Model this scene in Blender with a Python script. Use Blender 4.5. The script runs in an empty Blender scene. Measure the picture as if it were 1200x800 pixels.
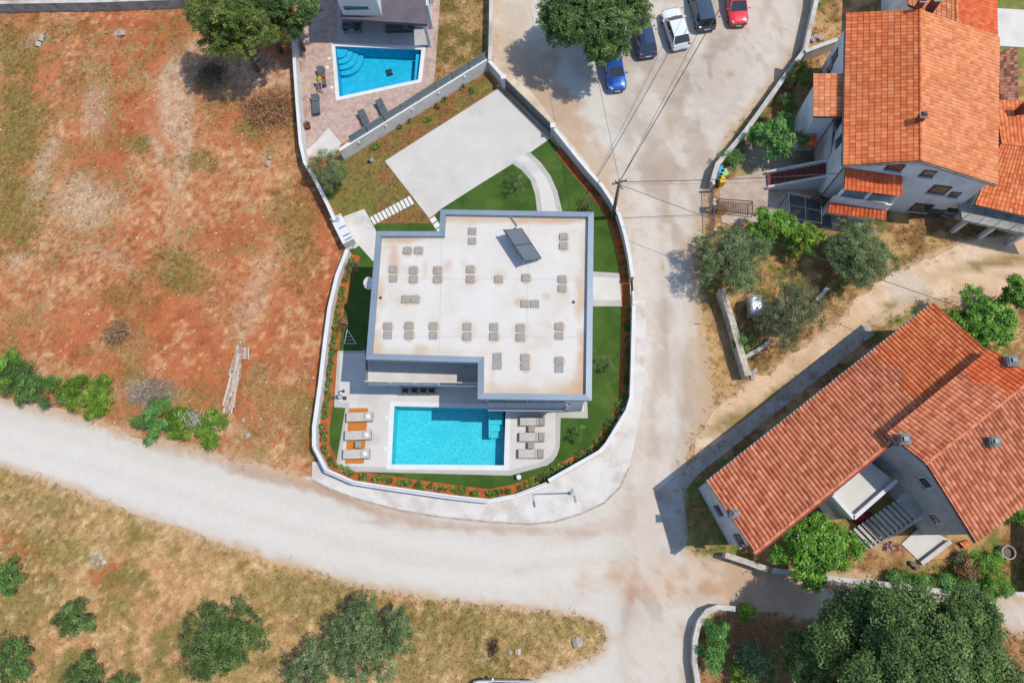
import bpy, bmesh, math, random
import numpy as np
from mathutils import Vector, Matrix
from mathutils.geometry import delaunay_2d_cdt
random.seed(7); rng = np.random.default_rng(7)
scn = bpy.context.scene
COL = scn.collection

# ------------------------------------------------------------------ camera, sky, sun, exposure
CAM_H, FOC = 55.5, 833.0                    # flying height (m), focal length (px of a 1200 px wide picture)
_d = Vector((44.0, -232.0, -FOC)).normalized()      # plumb line seen from the tilted camera
_up = -_d
_yw = (Vector((0, 1, 0)) - _up * _up.y).normalized()
_xw = _yw.cross(_up)
ROT = Matrix((_xw, _yw, _up))
cam_d = bpy.data.cameras.new('camera'); cam = bpy.data.objects.new('camera', cam_d); COL.objects.link(cam)
cam_d.sensor_width = 36.0; cam_d.lens = 36.0 * FOC / 1200.0
cam_d.clip_start = 0.5; cam_d.clip_end = 6000
cam.matrix_world = Matrix.Translation((0, 0, CAM_H)) @ ROT.to_4x4()
scn.camera = cam

SUN_EL, SUN_AZ = math.radians(61), math.radians(2.5)     # azimuth counted from +x towards +y
world = bpy.data.worlds.new('World'); scn.world = world; world.use_nodes = True
wn = world.node_tree.nodes; bg = wn['Background']
sky = wn.new('ShaderNodeTexSky'); sky.sky_type = 'NISHITA'; sky.sun_disc = False
sky.sun_elevation = SUN_EL; sky.sun_rotation = math.pi / 2 - SUN_AZ
sky.air_density = 1.0; sky.dust_density = 0.4
world.node_tree.links.new(sky.outputs[0], bg.inputs[0]); bg.inputs[1].default_value = 0.15
sl = bpy.data.lights.new('sun', 'SUN'); sl.energy = 2.8; sl.angle = math.radians(0.53); sl.color = (1.0, 0.935, 0.825)
so = bpy.data.objects.new('sun', sl); COL.objects.link(so)
so.rotation_euler = Vector((math.cos(SUN_EL) * math.cos(SUN_AZ), math.cos(SUN_EL) * math.sin(SUN_AZ), math.sin(SUN_EL))).to_track_quat('Z', 'Y').to_euler()
so.location = (60, 0, 80)
vs = scn.view_settings; vs.view_transform = 'Standard'; vs.look = 'None'; vs.gamma = 1; vs.use_curve_mapping = False
vs.exposure = 0.76

# ------------------------------------------------------------------ helpers
def ray(px, py):
    return ROT @ Vector((px - 600.0, -(py - 400.0), -FOC))
def G(px, py, z=0.0):
    """surveyed point: where the sight line of a picture point meets height z (metres)"""
    r = ray(px, py); t = (z - CAM_H) / r.z
    return Vector((r.x * t, r.y * t, z))
def onplane(px, py, p0, n):
    r = ray(px, py); o = Vector((0, 0, CAM_H))
    return o + r * ((p0 - o).dot(n) / r.dot(n))
RN = np.array([list(v) for v in ROT])
def to_px(x, y, z):
    c = np.stack([x, y, z - CAM_H], -1) @ RN
    return 600 + c[..., 0] / -c[..., 2] * FOC, 400 - c[..., 1] / -c[..., 2] * FOC
def s2l(c):
    return tuple((v / 12.92 if v <= .04045 else ((v + .055) / 1.055) ** 2.4) for v in (x / 255.0 for x in c))
KEXP = 0.62
def S(r, g, b, k=1.0):
    """surface colour from the colour it shows in the sun"""
    return tuple(min(v * KEXP * k, .85) for v in s2l((r, g, b)))

ORG = {}
def tag(o, label=None, cat=None, group=None, kind=None):
    if label: o['label'] = label
    if cat: o['category'] = cat
    if group: o['group'] = group
    if kind: o['kind'] = kind
    return o
def thing(name, label, cat, loc, group=None, rz=0.0):
    o = bpy.data.objects.new(name, None); COL.objects.link(o); o.empty_display_size = .2
    o.location = loc; o.rotation_euler = (0, 0, rz); ORG[o] = Vector(loc)
    return tag(o, label, cat, group)

class MB:
    def __init__(s): s.v = []; s.f = []; s.c = []
    def add(s, vs_, fs, col=None):
        b = len(s.v); s.v += [tuple(v) for v in vs_]; s.f += [tuple(i + b for i in f) for f in fs]
        s.c += [col or (1, 1, 1)] * len(vs_); return s
    def quad(s, a, b, c, d, col=None): return s.add([a, b, c, d], [(0, 1, 2, 3)], col)
    def box(s, c, size, rz=0.0, col=None, taper=1.0):
        cx, cy, cz = c; hx, hy, hz = size[0] / 2, size[1] / 2, size[2] / 2; ca, sa = math.cos(rz), math.sin(rz); vv = []
        for z, t in ((-hz, 1.0), (hz, taper)):
            for x, y in ((-hx, -hy), (hx, -hy), (hx, hy), (-hx, hy)):
                vv.append((cx + (x * ca - y * sa) * t, cy + (x * sa + y * ca) * t, cz + z))
        return s.add(vv, [(3, 2, 1, 0), (4, 5, 6, 7), (0, 1, 5, 4), (1, 2, 6, 5), (2, 3, 7, 6), (3, 0, 4, 7)], col)
    def beam(s, a, b, w, h, col=None):
        a, b = Vector(a), Vector(b); d = (b - a).normalized()
        sd = d.cross(Vector((0, 0, 1)))
        sd = Vector((1, 0, 0)) if sd.length < 1e-4 else sd.normalized()
        u = sd.cross(d) * (h / 2); sd = sd * (w / 2)
        vv = [a - sd - u, a + sd - u, a + sd + u, a - sd + u, b - sd - u, b + sd - u, b + sd + u, b - sd + u]
        return s.add(vv, [(3, 2, 1, 0)[::-1], (4, 5, 6, 7)[::-1], (0, 1, 5, 4)[::-1], (1, 2, 6, 5)[::-1], (2, 3, 7, 6)[::-1], (3, 0, 4, 7)[::-1]], col)
    def prism(s, poly, z0, z1, col=None):
        p = [(q[0], q[1]) for q in poly]
        if sum(p[i - 1][0] * p[i][1] - p[i][0] * p[i - 1][1] for i in range(len(p))) < 0: p = p[::-1]
        n = len(p); z0f = z0 if callable(z0) else (lambda x, y: z0); z1f = z1 if callable(z1) else (lambda x, y: z1)
        vv = [(x, y, z0f(x, y)) for x, y in p] + [(x, y, z1f(x, y)) for x, y in p]
        return s.add(vv, [tuple(range(n))[::-1], tuple(range(n, 2 * n))] + [(i, (i + 1) % n, n + (i + 1) % n, n + i) for i in range(n)], col)
    def tube(s, path, rad, n=8, col=None, cap=True):
        path = [Vector(p) for p in path]; rad = rad if isinstance(rad, (list, tuple)) else [rad] * len(path)
        vv = []; k = len(path)
        for i, p in enumerate(path):
            d = (path[min(i + 1, k - 1)] - path[max(i - 1, 0)]).normalized()
            a = d.cross(Vector((0, 0, 1)) if abs(d.z) < .9 else Vector((1, 0, 0))).normalized(); b = d.cross(a)
            for j in range(n):
                t = 2 * math.pi * j / n; vv.append(p + (a * math.cos(t) + b * math.sin(t)) * rad[i])
        fs = [(i * n + j, i * n + (j + 1) % n, (i + 1) * n + (j + 1) % n, (i + 1) * n + j) for i in range(k - 1) for j in range(n)]
        fs = [f[::-1] for f in fs]
        if cap: fs += [tuple(range(n)), tuple((k - 1) * n + j for j in range(n))[::-1]]
        fs = [f[::-1] for f in fs]
        return s.add(vv, fs, col)
    def disc(s, c, r, z0, z1, n=16, col=None, r2=None):
        r2 = r if r2 is None else r2
        vv = [(c[0] + r * math.cos(6.28318 * i / n), c[1] + r * math.sin(6.28318 * i / n), z0) for i in range(n)] + [(c[0] + r2 * math.cos(6.28318 * i / n), c[1] + r2 * math.sin(6.28318 * i / n), z1) for i in range(n)]
        return s.add(vv, [tuple(range(n))[::-1], tuple(range(n, 2 * n))] + [(i, (i + 1) % n, n + (i + 1) % n, n + i) for i in range(n)], col)
    def mesh(s, name, off=None):
        me = bpy.data.meshes.new(name)
        v = s.v if off is None else [(x - off[0], y - off[1], z - off[2]) for x, y, z in s.v]
        me.from_pydata(v, [], s.f)
        if any(c != (1, 1, 1) for c in s.c):
            at = me.color_attributes.new('col', 'FLOAT_COLOR', 'POINT')
            at.data.foreach_set('color', np.array([(c[0], c[1], c[2], 1) for c in s.c], np.float32).ravel())
        me.update(); return me
def root_of(o):
    while o.parent: o = o.parent
    return o
def build(name, mb, mat, parent=None, local=False, smooth=False, bevel=0.0, label=None):
    off = None
    if parent is not None and not local: off = ORG.get(root_of(parent))
    me = mb.mesh(name, off) if isinstance(mb, MB) else mb
    o = bpy.data.objects.new(name, me); COL.objects.link(o)
    if mat: me.materials.append(mat)
    if parent is not None: o.parent = parent
    if smooth:
        me.polygons.foreach_set('use_smooth', [True] * len(me.polygons))
    if bevel:
        m = o.modifiers.new('b', 'BEVEL'); m.width = bevel; m.segments = 2; m.limit_method = 'ANGLE'
    if label: o['label'] = label
    return o
def struct(name, mb, mat, **k):
    return tag(build(name, mb, mat, **k), kind='structure')
def npmesh(name, V, F, C=None, smooth=False):
    me = bpy.data.meshes.new(name); V = np.asarray(V, np.float32); F = np.asarray(F, np.int32); n = F.shape[1]
    me.vertices.add(len(V)); me.vertices.foreach_set('co', V.ravel())
    me.loops.add(F.size); me.loops.foreach_set('vertex_index', F.ravel())
    me.polygons.add(len(F)); me.polygons.foreach_set('loop_start', np.arange(0, F.size, n, dtype=np.int32))
    me.polygons.foreach_set('loop_total', np.full(len(F), n, np.int32))
    me.polygons.foreach_set('use_smooth', np.full(len(F), smooth, bool))
    if C is not None:
        at = me.color_attributes.new('col', 'FLOAT_COLOR', 'POINT')
        C = np.asarray(C, np.float32); C4 = np.ones((len(V), 4), np.float32); C4[:, :3] = C
        at.data.foreach_set('color', C4.ravel())
    me.update(calc_edges=True); me.validate(); return me
def copy_tree(o, parent=None):
    c = o.copy(); COL.objects.link(c); c.parent = parent
    for ch in list(o.children): copy_tree(ch, c)
    return c
def ordinal(i):
    w = ['first', 'second', 'third', 'fourth', 'fifth', 'sixth', 'seventh', 'eighth', 'ninth', 'tenth', 'eleventh', 'twelfth', 'thirteenth', 'fourteenth', 'fifteenth', 'sixteenth', 'seventeenth', 'eighteenth', 'nineteenth', 'twentieth']
    if i < 20: return w[i]
    t = ['twenty', 'thirty', 'forty', 'fifty', 'sixty'][(i + 1) // 10 - 2]; r = (i + 1) % 10
    return (t + '-' + w[r - 1]) if r else {'twenty': 'twentieth', 'thirty': 'thirtieth', 'forty': 'fortieth', 'fifty': 'fiftieth', 'sixty': 'sixtieth'}[t]

# value noise for survey maps and scattering
def _hash(ix, iy, s):
    h = (ix.astype(np.int64) * 374761393 + iy.astype(np.int64) * 668265263 + s * 1442695041) & 0x7fffffff
    h = ((h ^ (h >> 13)) * 1274126177) & 0x7fffffff
    return ((h ^ (h >> 16)) & 0xffff) / 65535.0
def vnoise(x, y, s=0):
    ix, iy = np.floor(x), np.floor(y); fx, fy = x - ix, y - iy
    fx = fx * fx * (3 - 2 * fx); fy = fy * fy * (3 - 2 * fy)
    a, b, c, d = _hash(ix, iy, s), _hash(ix + 1, iy, s), _hash(ix, iy + 1, s), _hash(ix + 1, iy + 1, s)
    return a + (b - a) * fx + (c - a) * fy + (a - b - c + d) * fx * fy
def fbm(x, y, s=0, o=4):
    r = 0; a = .5; t = 0
    for i in range(o):
        r = r + a * vnoise(x * 2 ** i + 17.3 * i, y * 2 ** i - 9.1 * i, s + i * 7); t += a; a *= .55
    return r / t
def sstep(a, b, x):
    t = np.clip((x - a) / (b - a), 0, 1); return t * t * (3 - 2 * t)
def sdist(px, py, poly):
    """signed distance to a polygon, positive inside"""
    d = np.full(px.shape, 1e9); ins = np.zeros(px.shape, bool); n = len(poly)
    for i in range(n):
        x1, y1 = poly[i]; x2, y2 = poly[(i + 1) % n]
        ex, ey = x2 - x1, y2 - y1; L = ex * ex + ey * ey + 1e-9
        t = np.clip(((px - x1) * ex + (py - y1) * ey) / L, 0, 1)
        d = np.minimum(d, np.hypot(px - x1 - t * ex, py - y1 - t * ey))
        c = ((y1 > py) != (y2 > py)) & (px < (x2 - x1) * (py - y1) / (y2 - y1 + 1e-12) + x1)
        ins ^= c
    return np.where(ins, d, -d)

# ------------------------------------------------------------------ materials
MATS = {}
def mat(name, c1, c2=None, scale=1.5, rough=.8, bump=.0, bscale=25.0, spec=.3, metal=0.0, attr=False, fine=.12, fscale=18.0, lo=.35, hi=.65, c3=None, s3=.3, coat=0.0, alpha=1.0):
    """procedural surface: two noise-mixed colours, a wide third tone, fine mottling, relief; attr multiplies by the mesh's own colour"""
    m = bpy.data.materials.new(name); m.use_nodes = True; nt = m.node_tree; N = nt.nodes; L = nt.links
    b = N['Principled BSDF']; tc = N.new('ShaderNodeTexCoord'); co = tc.outputs['Object']
    b.inputs['Roughness'].default_value = rough; b.inputs['Metallic'].default_value = metal
    b.inputs['Specular IOR Level'].default_value = spec
    if coat: b.inputs['Coat Weight'].default_value = coat; b.inputs['Coat Roughness'].default_value = .05
    def noise(sc, det=5, w=.6):
        n = N.new('ShaderNodeTexNoise'); n.inputs['Scale'].default_value = sc; n.inputs['Detail'].default_value = det
        n.inputs['Roughness'].default_value = w; L.new(co, n.inputs['Vector']); return n.outputs['Fac']
    def ramp(fac, a, z):
        r = N.new('ShaderNodeMapRange'); r.inputs[1].default_value = a; r.inputs[2].default_value = z; r.interpolation_type = 'SMOOTHSTEP'
        L.new(fac, r.inputs[0]); return r.outputs[0]
    def mix(fac, a, c, mode='MIX'):
        x = N.new('ShaderNodeMix'); x.data_type = 'RGBA'; x.blend_type = mode
        for i, val in ((0, fac), (6, a), (7, c)):
            if hasattr(val, 'is_linked'): L.new(val, x.inputs[i])
            elif isinstance(val, tuple): x.inputs[i].default_value = (*val[:3], 1)
            else: x.inputs[i].default_value = val
        return x.outputs[2]
    c2 = c2 or tuple(v * .88 for v in c1)
    out = mix(ramp(noise(scale), lo, hi), c1, c2)
    if c3: out = mix(ramp(noise(s3, 6, .65), .48, .68), out, c3)
    if fine:
        f = ramp(noise(fscale, 4, .7), .25, .75)
        g = N.new('ShaderNodeMapRange'); g.inputs[3].default_value = 1 - fine; g.inputs[4].default_value = 1 + fine; L.new(f, g.inputs[0])
        cx = N.new('ShaderNodeCombineColor')
        for i in range(3): L.new(g.outputs[0], cx.inputs[i])
        out = mix(1.0, out, cx.outputs[0], 'MULTIPLY')
    if attr:
        a = N.new('ShaderNodeAttribute'); a.attribute_name = 'col'
        out = mix(1.0, out, a.outputs['Color'], 'MULTIPLY')
    L.new(out, b.inputs['Base Color'])
    if bump:
        bp = N.new('ShaderNodeBump'); bp.inputs['Strength'].default_value = bump; bp.inputs['Distance'].default_value = .05
        L.new(noise(bscale, 5, .65), bp.inputs['Height']); L.new(bp.outputs[0], b.inputs['Normal'])
    MATS[name] = m; return m
def leafmat(name, tr=.3):
    m = bpy.data.materials.new(name); m.use_nodes = True; nt = m.node_tree; N = nt.nodes; L = nt.links
    b = N['Principled BSDF']; b.inputs['Roughness'].default_value = .65; b.inputs['Specular IOR Level'].default_value = .18
    a = N.new('ShaderNodeAttribute'); a.attribute_name = 'col'
    tc = N.new('ShaderNodeTexCoord'); n = N.new('ShaderNodeTexNoise'); n.inputs['Scale'].default_value = 9; L.new(tc.outputs['Object'], n.inputs['Vector'])
    g = N.new('ShaderNodeMapRange'); g.inputs[3].default_value = .75; g.inputs[4].default_value = 1.25; L.new(n.outputs['Fac'], g.inputs[0])
    x = N.new('ShaderNodeVectorMath'); x.operation = 'SCALE'; L.new(a.outputs['Color'], x.inputs[0]); L.new(g.outputs[0], x.inputs['Scale'])
    L.new(x.outputs[0], b.inputs['Base Color'])
    t = N.new('ShaderNodeBsdfTranslucent'); L.new(x.outputs[0], t.inputs[0])
    mx = N.new('ShaderNodeMixShader'); mx.inputs[0].default_value = tr; L.new(b.outputs[0], mx.inputs[1]); L.new(t.outputs[0], mx.inputs[2])
    L.new(mx.outputs[0], N['Material Output'].inputs[0]); return m
def glassmat(name, tint, fac=.35, rough=.05):
    """tinted see-through pane: transparent film plus mirror reflection by Fresnel"""
    m = bpy.data.materials.new(name); m.use_nodes = True; nt = m.node_tree; N = nt.nodes; L = nt.links
    N.remove(N['Principled BSDF'])
    t = N.new('ShaderNodeBsdfTransparent'); t.inputs[0].default_value = (*tint, 1)
    g = N.new('ShaderNodeBsdfGlossy'); g.inputs['Roughness'].default_value = rough
    d = N.new('ShaderNodeBsdfDiffuse'); d.inputs[0].default_value = (*[v * .8 for v in tint], 1)
    tc = N.new('ShaderNodeTexCoord'); n = N.new('ShaderNodeTexNoise'); n.inputs['Scale'].default_value = 2; L.new(tc.outputs['Object'], n.inputs['Vector'])
    mr = N.new('ShaderNodeMapRange'); mr.inputs[3].default_value = fac * .85; mr.inputs[4].default_value = fac * 1.15; L.new(n.outputs['Fac'], mr.inputs[0])
    m1 = N.new('ShaderNodeMixShader'); L.new(mr.outputs[0], m1.inputs[0]); L.new(t.outputs[0], m1.inputs[1]); L.new(d.outputs[0], m1.inputs[2])
    fr = N.new('ShaderNodeFresnel'); fr.inputs[0].default_value = 1.45
    m2 = N.new('ShaderNodeMixShader'); L.new(fr.outputs[0], m2.inputs[0]); L.new(m1.outputs[0], m2.inputs[1]); L.new(g.outputs[0], m2.inputs[2])
    L.new(m2.outputs[0], N['Material Output'].inputs[0]); return m
def watermat(name, tint):
    m = bpy.data.materials.new(name); m.use_nodes = True; nt = m.node_tree; N = nt.nodes; L = nt.links
    N.remove(N['Principled BSDF'])
    t = N.new('ShaderNodeBsdfTransparent'); t.inputs[0].default_value = (*tint, 1)
    g = N.new('ShaderNodeBsdfGlossy'); g.inputs['Roughness'].default_value = .04
    tc = N.new('ShaderNodeTexCoord'); n = N.new('ShaderNodeTexNoise'); n.inputs['Scale'].default_value = 3.5; n.inputs['Detail'].default_value = 3
    n.inputs['Distortion'].default_value = .6
    L.new(tc.outputs['Object'], n.inputs['Vector'])
    bp = N.new('ShaderNodeBump'); bp.inputs['Strength'].default_value = .25; bp.inputs['Distance'].default_value = .1; L.new(n.outputs['Fac'], bp.inputs['Height'])
    L.new(bp.outputs[0], g.inputs['Normal'])
    fr = N.new('ShaderNodeFresnel'); fr.inputs[0].default_value = 1.33; L.new(bp.outputs[0], fr.inputs['Normal'])
    m2 = N.new('ShaderNodeMixShader'); L.new(fr.outputs[0], m2.inputs[0]); L.new(t.outputs[0], m2.inputs[1]); L.new(g.outputs[0], m2.inputs[2])
    L.new(m2.outputs[0], N['Material Output'].inputs[0]); return m

WHITE = mat('white_plaster', (.50, .50, .49), (.46, .46, .45), .8, fine=.05, bump=.05)
WALLW = mat('wall_plaster', (.48, .47, .455), (.42, .40, .38), 1.2, fine=.06, c3=(.55, .52, .48), s3=.5, bump=.06)
WALLOLD = mat('old_plaster', (.62, .61, .58), (.5, .49, .47), .7, fine=.08, c3=(.42, .41, .39), s3=.35, bump=.1)
CONC = mat('concrete', (.42, .40, .37), (.33, .31, .28), 1.1, fine=.14, c3=(.26, .24, .21), s3=.5, bump=.2)
CONCD = mat('weathered_concrete', (.30, .285, .26), (.21, .20, .18), 1.4, fine=.2, c3=(.13, .125, .11), s3=.8, bump=.3)
STONEW = mat('stone_wall', (.44, .38, .31), (.30, .26, .21), 3.0, fine=.25, c3=(.2, .18, .15), s3=1.2, bump=.5, bscale=9)
DARKM = mat('dark_metal', (.045, .05, .055), (.06, .065, .07), 2, rough=.45, spec=.5, metal=.3, fine=.05)
GREYM = mat('grey_metal', (.20, .22, .24), (.17, .19, .21), 2, rough=.45, metal=.5, fine=.06)
GALV = mat('galvanised', (.50, .52, .54), (.42, .44, .46), 3, rough=.4, metal=.7, fine=.08)
BARK = mat('bark', (.14, .11, .085), (.09, .07, .055), 6, fine=.25, bump=.6)
WOODD = mat('weathered_wood', (.36, .28, .20), (.25, .19, .135), 5, fine=.2, bump=.3)
COPING = mat('coping_metal', (.18, .222, .265), (.16, .20, .243), .5, rough=.5, spec=.5, metal=.15, fine=.04)
LEAF = leafmat('leaf', .3)
DRYLEAF = leafmat('dry_leaf', .15)
GLASSD = mat('window_glass', (.02, .03, .035), (.03, .04, .045), 1, rough=.06, spec=.8, fine=.0)
SHUT = mat('shutter', (.05, .03, .028), (.07, .045, .04), 6, rough=.6, fine=.2)
RUBBER = mat('rubber', (.02, .02, .02), (.03, .03, .03), 5, rough=.8, fine=.1)
PLAST = mat('white_plastic', (.52, .52, .51), (.47, .47, .47), 2, rough=.4, fine=.04)
# ------------------------------------------------------------------ survey outlines (picture points of ground features)
PLOT = [(577,84),(602,112),(646,164),(660,177),(678,195),(694,214),(709,232),(717,248),(724,270),(730,298),(733,325),(735,362),(734,402),(733,442),(731,466),(709,516),(700,528),(641,564),(604,579),(573,585),(528,580),(452,569),(416,563),(388,552),(375,530),(374,500),(381,448),(387,396),(393,350),(402,312),(410,296),(398,268),(378,226),(362,198),(398,184)]
ROAD = [(-120,425),(-60,455),(0,470),(40,474),(80,484),(120,497),(160,512),(210,523),(260,534),(310,547),(366,563),(420,560),(560,570),(650,540),(715,470),(715,360),(720,290),(708,235),(690,212),(668,186),(650,165),(600,110),(578,82),(577,40),(575,-80),
        (955,-80),(948,20),(937,55),(922,80),(893,112),(862,152),(846,180),(832,212),(826,245),(822,285),(814,300),(818,340),(822,380),(828,420),(830,450),(836,482),
        (820,500),(800,552),(797,600),(803,640),(815,652),(850,657),(905,668),(1000,672),(1080,686),(1150,697),(1290,705),
        (1290,760),(1150,730),(1090,735),(1000,735),(900,716),(860,711),(836,716),(822,728),(812,760),(808,800),(806,900),
        (520,900),(560,840),(600,808),(640,790),(680,775),(705,762),(712,748),(706,735),(690,725),(650,717),(600,711),(520,702),(450,692),(400,680),(340,662),(280,643),(200,617),(130,592),(70,568),(0,545),(-60,528),(-120,510)]
PATH = [(816,512),(836,484),(870,455),(915,428),(960,396),(985,372),(1010,348),(1050,322),(1090,300),(1130,285),(1200,272),(1290,262),(1290,330),(1200,335),(1170,352),(1120,352),(1085,352),(1040,372),(1012,382),(960,425),(900,470),(860,505),(830,530),(812,545)]

P1 = [(462.3,476),(592.6,479),(590.6,545),(459,544)]             # water outline of the villa pool
P2 = [(393,55),(494,59),(490,94),(398,114)]                      # and of the neighbour's pool

# ------------------------------------------------------------------ ground: one sheet to the horizon, colours surveyed per quarter metre
def axis(a, b, step):
    far = [3, 8, 20, 50, 120, 300, 700, 1600]
    return np.array([a - f for f in far[::-1]] + list(np.arange(a, b + step / 2, step)) + [b + f for f in far])
gx, gy = axis(-60, 52, .23), axis(-17, 58, .23)
X, Y = np.meshgrid(gx, gy); Z0 = np.zeros_like(X)
PX, PY = to_px(np.clip(X, -66, 58), np.clip(Y, -20, 64), Z0)
nA = fbm(X * .25, Y * .25, 1); nB = fbm(X * .9, Y * .9, 2); nC = fbm(X * 2.6, Y * 2.6, 3, 3); nD = fbm(X * .09, Y * .09, 4, 3)
nS = fbm((X * .9 + Y * .5) * .5, (Y * .9 - X * .4) * 2.2, 5, 4)            # streaks of the plough
wob = 22 * (nB - .5) + 14 * (nC - .5)
def reg(poly, soft=8): return sstep(-soft, soft, sdist(PX, PY, poly) + wob)
def spot(px, py, rx, ry, a=0.0, soft=.5):
    ca, sa = math.cos(a), math.sin(a); dx, dy = PX - px, PY - py
    u, v = (dx * ca + dy * sa) / rx, (-dx * sa + dy * ca) / ry
    return sstep(1 + soft, 1 - soft, np.hypot(u, v) + 1.1 * (nB - .5) + .8 * (nC - .5))
def c3(*c): return np.array(S(*c))[None, None, :]
def mixc(A, B, w): return A * (1 - w[..., None]) + B * w[..., None]
soilR, soilO, soilP = c3(180, 102, 63), c3(198, 119, 77), c3(212, 156, 114)
straw, strawL, olive, green, brown = c3(206, 170, 118), c3(224, 196, 150), c3(146, 128, 72), c3(122, 134, 62), c3(158, 114, 76)
stone, sand = c3(206, 190, 168), c3(214, 184, 150)
fieldA = [(-140,-140),(380,-140),(352,60),(356,180),(380,230),(402,285),(385,400),(370,520),(372,560),(300,548),(150,512),(0,474),(-140,430)]
wA = reg(fieldA, 6)
C = mixc(soilR + 0 * PX[..., None], soilO, sstep(.35, .65, nB))
C = mixc(C, soilP, .7 * sstep(.48, .70, .6 * nA + .4 * nC))
w_straw = np.clip(.62 * sstep(.50, .64, .25 * nS + .35 * nA + .4 * nC), 0, 1)
for a in ((100,240,38,34,0,.8),(220,180,30,70,.2,.6),(250,200,70,50,.6,.4),(330,130,40,35,0,.8),(240,100,45,30,.3,.6),(150,215,14,60,.35,.6),(60,200,40,120,0,.5),(40,330,70,60,0,.45),(120,300,60,26,.5,.5),(235,320,80,34,.9,.45),(300,330,36,60,.4,.35),(320,480,30,60,.2,.6),(350,300,24,90,0,.3),(140,400,30,16,0,.6),(250,520,120,18,.25,.8),(310,528,70,18,.25,.95),(335,490,26,60,.1,.85),(300,455,16,30,.2,.7),(80,440,90,16,.25,.7),(180,460,60,26,.3,.6)):
    w_straw = np.maximum(w_straw, a[5] * spot(a[0], a[1], a[2], a[3], a[4]))
w_straw = np.maximum(w_straw, .6 * sstep(50, -30, PX + 60 * (nA - .5)))
nE = vnoise(X * 4.3, Y * 4.3, 8)
C = mixc(C, mixc(c3(200, 152, 100) + 0 * C, strawL, sstep(.35, .8, .5 * nC + .5 * nE)), np.clip(w_straw * (.15 + .9 * nC + .5 * nE), 0, 1) * .85)
w_gr = .55 * sstep(.52, .68, fbm(X * .2 + 9, Y * .2, 41)) * sstep(.38, .6, nC)
for a in ((20,150,34,60,0,.9),(20,60,40,34,0,.8),(20,240,34,60,0,.9),(210,320,34,24,.4,.8),(165,170,16,12,0,.8),(230,190,26,14,0,.7),(290,150,20,10,0,.8),(345,260,26,60,0,.6),(150,350,30,14,0,.5),(100,90,30,20,0,.35),(160,440,18,12,0,.7),(110,410,16,8,0,.6),(355,500,16,46,0,.6),(60,35,60,14,0,.4),(210,55,14,26,0,.5)):
    w_gr = np.maximum(w_gr, a[5] * spot(*a[:5]))
C = mixc(C, mixc(green + 0 * C, olive, sstep(.35, .6, nC)), np.clip(w_gr * (-.05 + 1.0 * nC + .8 * nE), 0, .85))
w_st = np.zeros_like(PX)
for a in ((100,238,34,32,0,.9),(205,115,20,50,.1,.9),(215,175,9,60,.12,.8),(190,190,8,50,-.3,.6),(50,200,12,50,.35,.6),(110,130,16,30,.2,.5),(300,345,16,60,.3,.4),(20,310,16,12,0,.6),(120,300,40,8,.4,.4),(235,60,22,20,0,.6),(280,85,80,22,0,.65),(175,462,26,12,.2,.8),(60,450,60,12,.25,.7),(258,500,26,9,.2,.7),(40,50,14,10,0,.5),(45,45,10,10,0,.6),(140,40,8,6,0,.8)):
    w_st = np.maximum(w_st, a[5] * spot(*a[:5]))
C = mixc(C, c3(216, 186, 154), np.clip(w_st * (.0 + nC + .7 * nE), 0, .95))
# lower meadow, roadside island, gardens on the right
fieldB = [(-160,470),(0,520),(200,592),(400,655),(520,680),(640,692),(730,712),(735,770),(650,815),(560,900),(-160,900)]
wB = reg(fieldB, 5)
CB = mixc(straw + 0 * C, brown, .35 * sstep(.4, .65, nB))
CB = mixc(CB, c3(212, 160, 114), .62 * sstep(.46, .62, .6 * nA + .4 * nB))
for a, cc in (((10,650,34,24,0,.9), soilO), ((130,672,26,18,0,.8), soilO), ((60,760,60,40,0,.5), soilP), ((190,730,46,60,0,.6), soilP), ((115,655,10,10,0,.9), stone)):
    CB = mixc(CB, cc, a[5] * spot(*a[:5]))
wg = .85 * sstep(.46, .62, .5 * nB + .5 * nA)
for a in ((20,720,36,50,0,.7),(60,640,50,20,.3,.7),(370,705,50,22,.1,.75),(40,590,70,16,.3,.5),(330,690,40,16,.2,.6),(500,770,60,26,0,.5),(560,740,150,26,0,.45),(640,730,60,16,0,.5),(290,790,60,30,0,.4),(150,600,60,16,.3,.4)):
    wg = np.maximum(wg, a[5] * spot(*a[:5]))
CB = mixc(CB, mixc(green + 0 * C, olive, sstep(.3, .5, nC)), np.clip(wg * (.5 + nC), 0, 1))
CB = mixc(CB, strawL, .5 * sstep(.55, .75, nC))
CB = CB * (.80 + .4 * nE)[..., None]
C = mixc(C, CB, wB)
right = [(560,-160),(1360,-160),(1360,960),(760,960),(760,400),(560,100)]
wR = reg(right, 5)
CR = mixc(straw + 0 * C, brown, sstep(.38, .6, nB))
CR = mixc(CR, mixc(green + 0 * C, olive, sstep(.4, .6, nC)), np.clip(.8 * sstep(.48, .62, nA) + .3 * sstep(.5, .7, nB), 0, 1))
CR = mixc(CR, soilP, .5 * sstep(.55, .7, nC))
for a, cc in (((905,185,40,20,0,.9), stone), ((905,235,70,18,0,.7), sand), ((850,420,24,70,0,.6), straw), ((1180,25,60,60,0,.7), green), ((900,770,70,60,0,.8), brown), ((620,40,60,70,0,.6), sand)):
    CR = mixc(CR, cc, a[5] * spot(*a[:5]))
C = mixc(C, CR, wR)
nb = reg([(514,-120),(577,-120),(574,70),(508,100)], 4)
C = mixc(C, mixc(straw + 0 * C, olive, sstep(.35, .6, nB)), nb)
yard = reg([(398,186),(572,84),(588,104),(505,258),(518,268),(430,272),(400,262),(366,200)], 3)
C = mixc(C, mixc(mixc(olive + 0 * C, green, .6 * sstep(.4, .6, nB)), brown, sstep(.46, .62, nA * .5 + nB * .5)), yard)
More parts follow.
